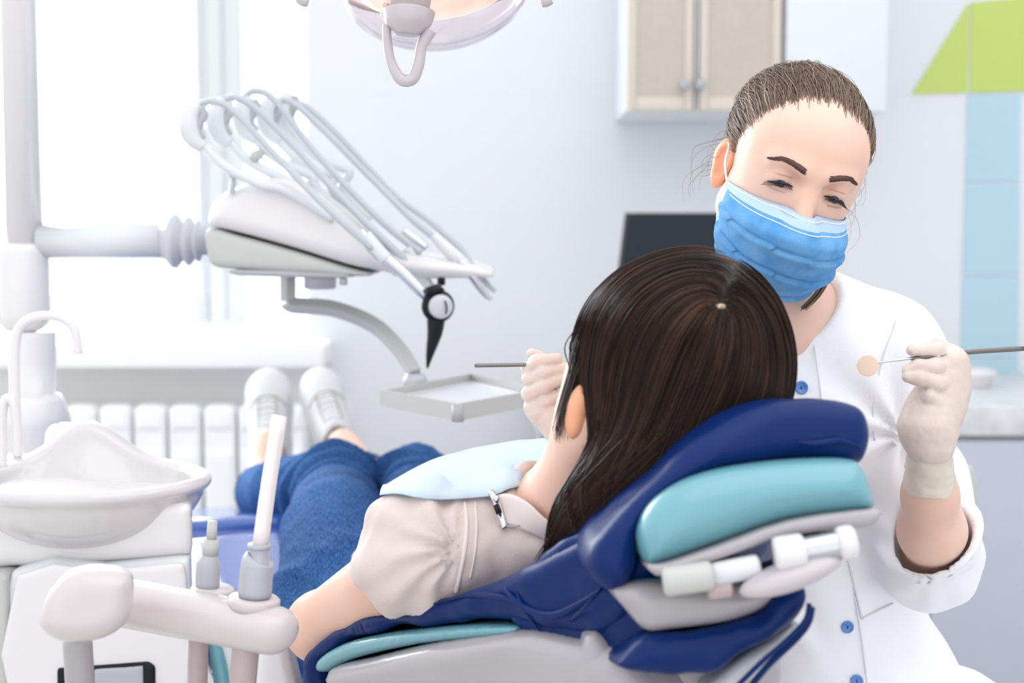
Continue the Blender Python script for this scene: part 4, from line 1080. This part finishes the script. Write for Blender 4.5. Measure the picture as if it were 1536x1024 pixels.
fc=U([hd0,nose,brow_],.014); fc=SUB(fc,sock_,.010); fc=U([fc,lids],.006)
lips=U([cap(A(-.016,-.088,-.063),A(.016,-.088,-.063),.006)],0); fc=U([fc,lips],.01)
# narrow downcast opening in each lid
def slit(P):
    d=[]
    for e in eyes:
        q=P-e-A(0,-.013,-.0062); q=q.copy(); q[:,2]+=.0+ 14*(q[:,0]**2)*(-1)*-.25
        k=q/A(.0125,.006,.0034); d.append((ln(k)-1)*.003)
    return np.minimum(*d)
fc2=SUB(fc,slit,.0012)
Dneck=W(1180,470,1.60)+A(.0,.02,-.01)
neckf=cap(DL(0,.020,-.055),Dneck+A(0,.0,-.02),.047,.052)
# torso
pS_R=W(1330,536,1.62); pS_L=W(1035,520,1.66); nb_=W(1195,500,1.66)
ches=W(1195,640,1.66); waist=W(1235,850,1.68); hips=W(1285,1080,1.70)
RT=R3('Y',-6)
tors=U([ell(ches+A(0,.01,.03),A(.135,.085,.14),RT),ell(waist,A(.112,.080,.13),RT),ell(hips,A(.125,.10,.16),RT),
        cap(pS_L,pS_R,.048),cap(nb_,pS_R,.045,.045),cap(nb_,pS_L,.045,.045),
        ell(W(1130,650,1.60),A(.05,.045,.055)),ell(W(1262,655,1.60),A(.05,.045,.055))],.06)
elR=W(1398,850,1.56); wrR=W(1394,668,1.42); 
elL=W(985,800,1.60); wrL=W(850,622,1.46)
skinchest=OFF(tors,.008)
skinchest2=INT(skinchest,plane(W(1195,560,1.6),A(0,.0,-1)),.01)
bodyf=U([LF(fc2),neckf],.012)
bodyf=U([bodyf,INT(OFF(tors,-.007),plane(W(1195,600,1.6),A(0,0,-1)),.01)],.028)
foreR=chain([elR+A(0,.010,.006),W(1398,795,1.505),W(1395,742,1.466),wrR],[.028,.0325,.0255,.0185],.02)
foreL=U([cap(elL,elL*.45+wrL*.55,.038,.035),cap(elL*.45+wrL*.55,wrL,.035,.0225)],.02)
bodyf=U([bodyf,foreR,cap(pS_R-A(0,0,.03),elR+A(0,.010,.006),.034,.030),foreL,cap(pS_L-A(0,0,.03),elL,.034,.037)],.012)
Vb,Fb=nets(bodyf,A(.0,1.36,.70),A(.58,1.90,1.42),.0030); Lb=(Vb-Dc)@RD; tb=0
for e in eyes:
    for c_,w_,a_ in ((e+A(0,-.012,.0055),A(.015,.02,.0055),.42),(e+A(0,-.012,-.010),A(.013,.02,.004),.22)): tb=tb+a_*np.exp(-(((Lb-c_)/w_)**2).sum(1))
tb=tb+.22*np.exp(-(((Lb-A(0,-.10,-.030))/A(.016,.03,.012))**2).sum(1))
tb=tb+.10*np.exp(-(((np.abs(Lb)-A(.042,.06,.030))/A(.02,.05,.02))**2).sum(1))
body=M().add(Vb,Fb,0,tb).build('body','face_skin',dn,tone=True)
facesurf=bodyf
# ear
er=DL(-.068,.012,-.018)
ef=lambda o: SUB(U([ell(A(0,0,.008),A(.0075,.0165,.022)),ell(A(0,-.004,-.016),A(.0065,.010,.012))],.01),U([ell(A(-.006,-.004,.008),A(.005,.009,.014)),ell(A(-.006,-.006,-.006),A(.005,.006,.008))],.004),.003)
Rer=RD@R3('Z',28)@R3('X',6)
M().addm(nets(local(ef(0),er+RD@A(-.006,0,0),Rer),er-.045,er+.045,.0018)).build('ear','ear',dn)
er2=DL(.070,.012,-.006)
M().addm(nets(local(lambda P: ef(0)(P*A(-1,1,1)),er2+RD@A(.002,0,0),RD@R3('Z',-10)),er2-.045,er2+.045,.0025)).build('ear','ear',dn)
# eyes
for i,e in enumerate(eyes):
    ew=DL(*e); ey_=M().addm(nets(ell(ew,A(.0124,.0124,.0124)),ew-.018,ew+.018,.0022)).build('eye','eye_white',dn)
    gd=unit(RD@A(-.10 if i==0 else -.12,-1,-.52))
    M().addm(lathe(ew+gd*.0112,gd,[(0,.0058),(.0009,.0056),(.0014,.0044),(.0016,.002)],24)).build('iris','iris',ey_)
    M().addm(lathe(ew+gd*.0127,gd,[(0,.0024),(.0003,.0022)],16)).build('pupil','pupil',ey_)
def FSV(X,Z,off=0.):
    X=np.asarray(X,float); Z=np.asarray(Z,float); n_=len(X)
    o=Dc+np.stack([X,0*X-.16,Z],1)@RD.T; return trace(facef_,o,RD@A(0,1,0)+0*o,45,off=off)
facef_=LF(fc2)
for sx in (-1,1):
    xs=np.linspace(.0175,.0435,9)
    zl=lambda x: -.0015-.0020*((x-.0305)/.013)**2-.0016*((x-.0305)/.013)
    b=M(); b.addm(tube(FSV(sx*xs,zl(xs)-.0006,.0007),[.0005,.0010,.0013,.0014,.0015,.0016,.0016,.0014,.0007],6,4))
    X=np.linspace(.020,.0445,26); Pv=FSV(sx*X,zl(X)-.0008,.0006)
    for x,p in zip(X,Pv):
        fan=(x-.0305)/.013; q=p+RD@A(sx*(.0028*fan+.001),-.0040,-.0026-.0010*max(fan,0)); q2=q+RD@A(sx*.0018*(fan+.3),-.0020,-.0002)
        v,f_=tube([p,q,q2],[.00035,.00028,.0001],3,3,False); b.addm((v,f_))
    X=np.linspace(.024,.041,12); Pv=FSV(sx*X,-.0102+.4*np.abs(X-.031)**1.5,.0003)
    for p in Pv:
        v,f_=tube([p,p+RD@A(sx*.0008,-.002,-.0016)],[.00022,.0001],3,0,False); b.addm((v,f_))
    b.build('eyelashes','lash',dn)
    X=np.linspace(.020,.041,7); M().addm(tube(FSV(sx*X,.0066-10*(X-.0305)**2,.00005),[.0002,.0006,.0007,.0007,.0007,.0006,.0002],6,4)).build('lid_crease','lid',dn)
    b=M(); t=rng.random(420); X=.0125+.035*t
    zc_=lambda t: .0175+.0050*np.sin(np.minimum(t*1.25,1)*math.pi*.62)-.0045*np.maximum(t-.7,0)/.3
    hw=.0032*(1-.72*t**2.0); Z=zc_(t)+hw*(rng.random(420)*2-1)
    P1_=FSV(sx*X,Z,.0002); P2_=FSV(sx*(X+.0045),Z+.0009*(1-2*t),.0005)
    for p,q in zip(P1_,P2_):
        v,f_=tube([p,(p+q)/2,q],[.00036,.00034,.00012],3,0,False); b.addm((v,f_))
    xs=np.linspace(.0140,.0455,10); b.addm(tube(FSV(sx*xs,zc_((xs-.0125)/.035),-.0010),[.0018,.0028,.0030,.0029,.0026,.0023,.0020,.0017,.0013,.0008],8,3)); b.build('eyebrow','brow',dn)
# ---- hair
hc=U([ell(A(0,.016,.033),A(.0745,.092,.0735)),ell(A(0,.055,.052),A(.046,.046,.038))],.04)
hline=lambda P: (P[:,1]+.030)*.80-(P[:,2]-.092)*.95+ .55*np.clip(np.abs(P[:,0])-.048,0,1)*-1.0 + 4.2*P[:,0]**2*1.0
def hairD(P):
    d=hc(P)
    # cut the face free: hairline runs over the forehead, down the temples, in front of the ears
    c=np.maximum(-(P[:,1]+.010)+0., -1)  # positive in front of the ears
    fr=P[:,2]-(.081-11.*P[:,0]**2-.95*np.clip(P[:,1]+.045,0,1))
    cut_=smin(-fr, -(P[:,1]-.0*P[:,0]+.006), .0) if False else None
    front=np.maximum(-fr, -(P[:,1]+.030)*0-1)
    return smax(d, -fr, .006)
low=lambda P: P[:,2]*-1-.045-P[:,1]*.2
hf=LF(lambda P: smax(hairD(P), low(P), .01))
bun=LF(ell(A(.0,.110,.040),A(.034,.026,.034)))
hfl=U([hf,bun],.02)
Vh_,Fh_=nets(hfl,Dc-.18,Dc+.18,.0035); hm=M(); hm.addm((Vh_,Fh_),0,.3)
n=5200
S_=rng.standard_normal((n*2,3)); S_/=ln(S_)[:,None]; S_=S_*A(.075,.092,.078)+A(0,.016,.036)
P0=Dc+S_@RD.T; g=grad(hfl,P0); g/=ln(g)[:,None]; P0=P0-g*hfl(P0)[:,None]
L_=(P0-Dc)@RD; keep=(L_[:,2]>-.03)&(L_[:,1]<.10); P0=P0[keep][:n]
# a dense row along the hairline
Lh=(Vh_-Dc)@RD; frh=Lh[:,2]-(.081-11.*Lh[:,0]**2-.95*np.clip(Lh[:,1]+.045,0,1))
E_=Vh_[(np.abs(frh)<.006)&(Lh[:,1]<.03)&(Lh[:,2]>-.04)]
R0=E_[rng.integers(0,len(E_),3200)]+rng.standard_normal((3200,3))*.0028
P0=np.r_[P0,R0]
bc=DL(0,.105,.042)
def flowD(P):
    t=bc-P; q=(P-Dc)@RD; up=np.clip(.06-q[:,2],0,.1)[:,None]*0
    return t/ln(t)[:,None]+(RD@A(0,.3,.5))*np.clip((-q[:,1]+.0)/.06,0,1)[:,None]
hv=strands(hfl,P0,flowD,15,.0085,.00056,.0022,.0019,.2,3,wob=.32); hm.add(*hv[:2],0,hv[2])
# flyaways
for k in range(26):
    sx=1 if k%2 else -1; z0=rng.uniform(-.045,.02); p=A(sx*.076,.03+rng.normal()*.01,z0); l=rng.uniform(.015,.045)
    pts=[DL(*p),DL(*(p+A(sx*l*.4,-.005,-l*.2))),DL(*(p+A(sx*l*.7,-.008,-l*.7+rng.normal()*.006))),DL(*(p+A(sx*l*.5,-.01,-l*1.25)))]
    hm.addm(tube(pts,[.00028,.00022,.00016,.00008],3,6,False),0,rng.random())
for k in range(30):
    x=rng.uniform(-.05,.05); p=trace(hfl,DL(x,-.02,.2),-RD@A(0,0,1),40)[0]; l=rng.uniform(.006,.016)
    hm.addm(tube([p,p+RD@A(rng.normal()*.004,.006,l*.5),p+RD@A(rng.normal()*.006,.016,l*.6)],[.0003,.0003,.0001],3,4,False),0,rng.random())
hm.build('hair','hair_light',dn,tone=True)
# ---- mask
mbase=LF(U([cheek,jaw,ell(A(0,-.060,-.045),A(.050,.052,.052)),cap(A(0,-.092,-.016),A(0,-.104,-.034),.010,.012),ell(A(0,-.055,-.075),A(.042,.042,.040))],.045))
nu,nv=61,57; rows=[]
us=np.linspace(-1,1,nu); vs=np.linspace(0,1,nv)
G=np.zeros((nv,nu,3))
for j,v in enumerate(vs):
    zt_=-.0175-.006*np.abs(us)**1.5+.0035*np.exp(-(us/.22)**2); zb_=-.122+.028*np.abs(us)**2.0
    z=zt_*(1-v)+zb_*v
    ang=us*math.radians(76)*(1-.10*v)
    cy=.0
    org=np.stack([0*us,0*us+cy,z*.92],1)
    dr=np.stack([np.sin(ang),-np.cos(ang),-.10-.35*v+0*us],1)
    o_=Dc+(org+dr*.19)@RD.T; d_=-(dr@RD.T)
    # three soft pleats
    pl_=0
    for c0,wd_ in ((.26,.05),(.47,.06),(.70,.06)):
        cc=c0-.05*us*0+.03*np.sin(us*2.2); t=(v-cc)/wd_
        pl_=pl_+.0082*np.exp(-np.clip(t,0,9)*1.4)*(t>0)*(1-.3*np.abs(us)) - .0022*np.exp(-(t/.35)**2)
    cr_=.0030*np.exp(-(us-.05)**2/.05)*math.sin(v*math.pi)
    for (ua,va,ub,vb,am) in ((-.85,.42,-.1,.80,.0040),(.95,.62,.35,.88,-.0040),(-.75,.30,-.55,.75,.0030),(.1,.50,.0,.9,.0018)):
        du_,dv_=ub-ua,vb-va; L2=du_*du_+dv_*dv_; tt=np.clip(((us-ua)*du_+(v-va)*dv_)/L2,0,1); dd=np.hypot(us-ua-tt*du_,v-va-tt*dv_); pl_=pl_+am*np.exp(-(dd/.055)**2)*np.sin(np.clip(tt,.02,.98)*math.pi)
    off=.0040+pl_+cr_+.0016*vnoise(np.stack([us*4,0*us+v*5,0*us],1))*math.sin(v*math.pi)
    g1=trace(mbase,o_,d_,45,off=off); g2=trace(facef_,o_,d_,45,off=.0014+0*off)
    kk=np.clip((1-v/.16),0,1)**1.3*np.clip(1-np.exp(-((us)/.10)**2)*.0,0,1)
    kk=np.maximum(kk,np.clip((np.abs(us)-.80)/.2,0,1)*.6)[:,None]
    G[j]=g1*(1-kk)+g2*kk
V,fs=sheet(G,.0012)
mm=[]
for q in fs:
    ii=[(k%(nu*nv)) for k in q]; jj=np.mean([k//nu for k in ii])/(nv-1); uu=np.mean([k%nu for k in ii])/(nu-1)
    mm.append(1 if (jj<.075 or uu<.06 or uu>.94) else 0)
b=M(); b.v=[V]; b.f=fs; b.m=mm; b.t=[np.zeros(len(V))]; b.n=len(V)
mk=b.build('face_mask',['mask','mask_white'],dn)
def GU(v,u): return G[int(round(v*(nv-1))),int(round(u*(nu-1)))]
out=-RD@A(0,1,0)
M().addm(tube([GU(.025,u)+out*.0016 for u in np.linspace(.03,.97,16)],.0007,6,3)).build('stitch','elastic',mk)
M().addm(tube([GU(.085,u)+out*.0016 for u in np.linspace(.07,.93,16)],.0006,6,3)).build('stitch','elastic',mk)
for v0,v1 in ((.27,.28),):
    pass
ear_t=er+RD@A(-.008,-.006,.024)
M().addm(tube([GU(.03,.02),GU(.03,.02)*.5+ear_t*.5+RD@A(-.004,-.003,0),ear_t,er+RD@A(-.014,.014,.010),er+RD@A(-.010,.016,-.012)],.0011,8,6)).build('ear_loop','elastic',mk)
M().addm(tube([GU(.03,.98),DL(.0725,-.012,.006),DL(.080,.010,.018)],.0011,8,6)).build('ear_loop','elastic',mk)
M().addm(tube([GU(.97,.97),GU(.97,.97)+A(.0005,0,-.006),GU(.97,.97)+A(.001,0,-.014)],.0005,6,3)).build('earring','gold',dn)
# ---- tunic
slR=cap(pS_R+A(.004,.0,-.01),elR+A(-.004,.012,.01),.046,.050)
slR=U([slR,cap(elR*.6+pS_R*.4+A(.008,.012,0),elR+A(-.002,.012,.012),.046,.048)],.03)
fd=unit(wrR-elR)
stub=INT(cap(elR+A(-.002,.004,.0),elR+fd*.12+A(.004,.004,0),.046,.052),plane(elR+fd*.055,fd+A(-.5,0,.0)),.004)
slR=U([slR,stub],.02)
hollow=U([cap(elR+fd*.022-A(0,.004,0),elR+fd*.24-A(.0,.0,0),.0395,.049)],0)
slL=cap(pS_L,elL,.060,.055)
tun=U([OFF(tors,.0),slR,slL,cap(hips,hips-A(-.02,0,.12),.125,.15)],.035)
tun=OFF(tun,.004)
neckcut=U([ell(W(1188,428,1.575),A(.060,.085,.062)),cap(Dneck+A(0,-.01,.05),Dneck+A(.0,-.03,.005),.075,.052)],.02)
nc=ell(W(1180,400,1.60),A(.066,.10,.094),R3('Y',8))
tun=SUB(SUB(tun,nc,.004),hollow,.004)
hollowL=cap(elL+unit(wrL-elL)*.01,wrL,.046,.06); tun=SUB(tun,hollowL,.004)
def tw(P):
    q=P-W(1240,850,1.6)
    w=.0055*vnoise(P*A(11,11,6)+2)+.0024*vnoise(P*A(30,30,14))
    # drag folds from the armpit and across the waist
    ap=W(1335,640,1.6); r=P-ap; rr=ln(r); ang=np.arctan2(r[:,2],r[:,0])
    w+=.0060*np.sin(ang*9+3*vnoise(P*9))*np.exp(-(rr/.10)**2)
    el=elR+A(-.02,0,.02); r=P-el; rr=ln(r); ang=np.arctan2(r[:,2],r[:,0])
    w+=.0035*np.sin(ang*8+3*vnoise(P*12))*np.exp(-(rr/.07)**2)
    w*=np.clip(hollow(P)/.016,0,1)
    f1=W(1190,930,1.58); t=(P-f1)@unit(A(.75,0,.45)); u=(P-f1)@unit(A(-.45,0,.75))
    w+=.006*np.exp(-(t/.010)**2)*np.exp(-(u/.05)**2)-.004*np.exp(-((t-.02)/.012)**2)*np.exp(-(u/.05)**2)
    return w
lo=A(.02,1.38,.48); hi=A(.62,1.92,1.20)
M().addm(nets(tun,lo,hi,.0052,tw)).build('tunic','coat',dn)
tunw=lambda P: tun(P)-tw(P)
def TS(x,y,off=.002): return onto(tunw,x,y,off-.0022,start=1.42) 
for x,y in ((1187,491),(1202,581),(1215,665),(1232,760),(1271,940),(1285,1021)):
    p=TS(x,y,.003); nrm_=grad(tunw,p[None])[0]; nrm_=unit(nrm_*.4+A(0,-.6,0)); 
    bt=M().addm(lathe(p-nrm_*.001,nrm_,[(0,.0072),(.0022,.0074),(.0034,.0068),(.0031,.0052),(.0022,.0046),(.0022,.001)],28)).build('button','button',dn)
    u1=unit(np.cross(nrm_,A(0,0,1))); u2=np.cross(u1,nrm_)
    M().addm(tube([p+nrm_*.0016-u2*.0017,p+nrm_*.0026,p+nrm_*.0016+u2*.0017],.0006,6,2)).build('button_thread','button_dark',bt)
def tseam(px,name='stitch_line',r=.0007,off=.0035): return M().addm(tube([TS(x,y,off) for x,y in px],r,6,5)).build(name,'thread',dn)
tseam([(1215,476),(1222,520),(1232,600),(1243,700),(1258,800),(1283,900),(1298,1000),(1303,1060)],r=.0011)
tseam([(1345,480),(1322,545),(1310,610),(1312,660)],r=.0011)
tseam([(1293,928),(1318,915),(1340,905)],r=.0012,off=.0035); 
tseam([(1272,840),(1282,880),(1293,928)],r=.0012)
b_=M(); pts=[]
for a in np.linspace(math.radians(200),math.radians(-20),26):
    c0=W(1180,400,1.60); d=R3('Y',8)@A(.066*math.cos(a),0,.094*math.sin(a)*-1)
# neckline piping: walk the cut edge
pts=[TS(x,y,.0025) for x,y in ((1158,478),(1172,481),(1188,477),(1205,466),(1220,449),(1232,428),(1240,405))]
M().addm(tube(pts,.0016,8,5)).build('neckline','coat',dn)
# strand of hair lying along the neckline
for k in range(1):
    b=M()
    for j in range(24):
        o=rng.normal(size=3)*.0016
        pts=[W(1245,392,1.575)+o,W(1240,415,1.567)+o,W(1226,440,1.56)+o,W(1205,462,1.553)+o]
        b.addm(tube(pts,[.0009,.0010,.0009,.0004],4,6,False),0,rng.random()*.5)
    b.build('hair_strand','hair_light',dn,tone=True)
# ---- gloved hands
Yg=1.42
def hand(fs, palm, k=.006): return U(palm+fs,k)
def fin(pts, rad, kk=.004): return chain(pts,rad,kk)
g=lambda x,y,d=0: W(x,y,Yg+d)
palm=U([cap(g(1395,668,.0),g(1393,640,0),.0235,.0245),cap(g(1388,640,.0),g(1422,548,.012),.021,.017),cap(g(1402,640,.004),g(1432,585,.016),.019,.015),cap(g(1382,640,-.004),g(1385,600,-.0),.017,.011),
        cap(g(1412,600,.008),g(1425,545,.012),.020,.015)],.018)
fi=[fin([g(1424,540,.012),g(1404,524,.0),g(1368,525,-.014)],[0.0097,0.0077,0.0059]),
    fin([g(1432,556,.010),g(1404,549,-.006),g(1376,550,-.016),g(1360,555,-.018)],[0.0099,0.0082,0.0072,0.0055]),
    fin([g(1434,580,.008),g(1408,576,-.010),g(1378,566,-.020),g(1361,565,-.021)],[0.0099,0.0087,0.0077,0.0060]),
    fin([g(1428,602,.006),g(1410,604,-.012),g(1393,594,-.016),g(1384,600,-.008)],[0.0092,0.0081,0.0069,0.0052])]
thumb=fin([g(1400,640,.016),g(1415,575,.030),g(1404,535,.022),g(1392,530,.012)],[0.0126,0.0109,0.0088,0.0067])
kn=fin([g(1420,530,.018),g(1408,516,.012)],[0.0084,0.0063])
hr_=palm
for q in fi: hr_=U([hr_,q],.0016)
hr_=U([hr_,thumb,kn],.005)
wn_=lambda P: .0005*vnoise(P*220)+.0006*vnoise(P*90)
V,Fh=nets(hr_,g(1330,710,-.07),g(1470,490,.09),.0022,wn_)
M().add(V,Fh).build('glove','glove',dn)
cu_=[g(1394,668,.0)]
cax=W(1394,742,1.466)-wrR; cuf=INT(cap(wrR+cax*1.2,wrR,.0290,.0215),plane(wrR+cax*1.0,cax),.002)
M().addm(nets(cuf,g(1340,770,-.06),g(1450,640,.09),.0028,lambda P: .0011*vnoise(P*A(90,90,200))+.0007*vnoise(P*160))).build('glove_cuff','glove_cuff',dn)
cu=unit(cax); c1_=unit(np.cross(cu,A(0,1,0))); c2_=np.cross(cu,c1_)
for q_,r_ in ((wrR+cax*.985,.0277),(wrR+cax*.0,.0222)):
    M().addm(tube([q_+c1_*r_*math.cos(a)+c2_*r_*math.sin(a) for a in np.linspace(0,2*math.pi,30)],.0010,8,1)).build('glove_rim','glove_cuff',dn)
# other hand, behind the patient's face
Yw=1.44; g=lambda x,y,d=0: W(x,y,Yw+d)
pal=U([cap(g(845,640,.0),g(868,640,.02),.021,.023),cap(g(812,612,.0),g(845,622,.0),.016,.022),cap(g(812,560,.01),g(818,610,.004),.014,.016),cap(g(830,560,.015),g(850,600,.01),.016,.020)],.014)
fl=[fin([g(812,566,.016),g(793,554,-.002),g(805,543,-.014),g(836,538,-.022)],[0.0088,0.0074,0.0074,0.0057]),
    fin([g(812,575,.014),g(795,568,-.006),g(815,558,-.018),g(848,552,-.024)],[0.0088,0.0076,0.0074,0.0057]),
    fin([g(815,598,.012),g(794,590,-.006),g(818,577,-.018),g(850,564,-.024)],[0.0092,0.0079,0.0076,0.0059]),
    fin([g(818,612,.004),g(798,612,-.002),g(820,600,-.014),g(848,586,-.018)],[0.0084,0.0074,0.0071,0.0055])]
th_=fin([g(850,600,.03),g(830,560,.032),g(806,538,.018),g(798,530,.012)],[0.0118,0.0101,0.0080,0.0055])
hl=pal
for q in fl: hl=U([hl,q],.0015)
hl=U([hl,th_],.004)
V,Fh=nets(hl,g(760,690,-.07),g(900,500,.09),.0022,wn_); M().add(V,Fh).build('glove','glove',dn)
M().addm(nets(SUB(cap(g(858,640,.01),g(885,665,.045),.0265,.029),cap(g(870,652,.02),g(900,680,.07),.026,.028),.001),g(820,720,-.06),g(960,600,.12),.0032)).build('glove_cuff','glove_cuff',dn)
# ---- instruments in the hands
mi=root('dental_mirror','round dental mirror held up in the gloved hand at the right','dental mirror',tuple(W(1302,548,Yg-.02)))
Ym=Yg-.014
mc=W(1301,549,Ym)
M().addm(lathe(mc+A(.001,.002,0),unit(A(-.35,-1,.1)),[(0,.0095),(.0016,.0105),(.0026,.0105)],36)).build('mirror_rim','copper',mi,auto=25)
M().addm(lathe(mc+A(.001,.002,0)+unit(A(-.35,-1,.1))*.0020,unit(A(-.35,-1,.1)),[(0,.0096),(.0009,.0094)],36)).build('mirror_glass','mirror',mi,auto=25)
M().addm(tube([mc+A(.008,.002,.001),W(1322,543,Ym),W(1345,540,Ym),W(1368,537,Ym)],[.0011,.0012,.0012,.0016],10,4)).build('shank','steel',mi)
M().addm(tube([W(1366,537,Ym),W(1374,537,Ym+.002),W(1440,529,Ym+.018),W(1528,523,Ym+.04),W(1531,523,Ym+.04)],[.0014,.0022,.0024,.0026,.0018],14,3)).build('handle','darksteel',mi)
pr_=root('dental_probe','thin metal dental probe held in the gloved hand left of the patient','dental probe',tuple(W(760,548,Yw)))
M().addm(tube([W(715,548,Yw-.012),W(717,548,Yw-.012),W(780,547,Yw-.008),W(840,545,Yw-.010)],[.0014,.0020,.0020,.0018],12,3)).build('handle','darksteel',pr_)
M().addm(tube([W(838,545,Yw-.010),W(862,546,Yw-.012),W(875,552,Yw-.012)],[.0014,.0009,.0004],10,4)).build('tip','steel',pr_)
# legs, shoes and stool outside the frame
hipz=.56
b=M()
for sx in (-1,1):
    h0=A(.46+sx*.09,1.74,hipz); k0=A(.52+sx*.16,1.42,.53); f0=A(.50+sx*.14,1.50,.12)
    if sx<0: k0=A(.40,1.50,.50); f0=A(.42,1.62,.12)
    b=M(); b.addm(nets(chain([h0,k0,f0],[.085,.062,.045],.03),np.min([h0,k0,f0],0)-.12,np.max([h0,k0,f0],0)+.12,.012)); b.build('trouser_leg','coat',dn)
    M().addm(nets(INT(ell(f0+A(0,-.05,-.08),A(.045,.12,.06)),plane(A(0,0,.002),A(0,0,-1)),.004),f0-A(.08,.2,.13),f0+A(.08,.12,.03),.008)).build('clog','white',dn)
st=root('stool','grey-backed rolling stool under the dentist','stool',(.50,1.78,0))
M().addm(lathe(A(.48,1.78,.38),A(0,0,1),[(0,.17),(.02,.19),(.05,.19),(.07,.17)],36)).build('seat','vinyl',st)
M().addm(lathe(A(.48,1.78,.05),A(0,0,1),[(0,.03),(.33,.025)],20)).build('gas_lift','steel',st)
for k in range(5):
    a=k*2*math.pi/5+.3; d=A(math.cos(a),math.sin(a),0)
    M().addm(tube([A(.48,1.78,.09),A(.48,1.78,.07)+d*.24],[.022,.014],12,0)).build('foot_spoke','steel',st)
    M().addm(lathe(A(.48,1.78,.027)+d*.24-np.cross(d,A(0,0,1))*.012,np.cross(d,A(0,0,1)),[(0,.026),(.024,.026)],18)).build('caster','black',st)
f=prism([(1380,700),(1462,700),(1468,760),(1468,815),(1440,822),(1380,822)],A(0,1.95,0),A(0,-1,0),.03,.008,2)
M().addm(pnet(f,.005)).build('backrest','greige',st)
M().addm(tube([A(.5,1.80,.40),A(.54,1.99,.42),A(.60,1.99,.70)],.012,12,5)).build('back_bar','steel',st)
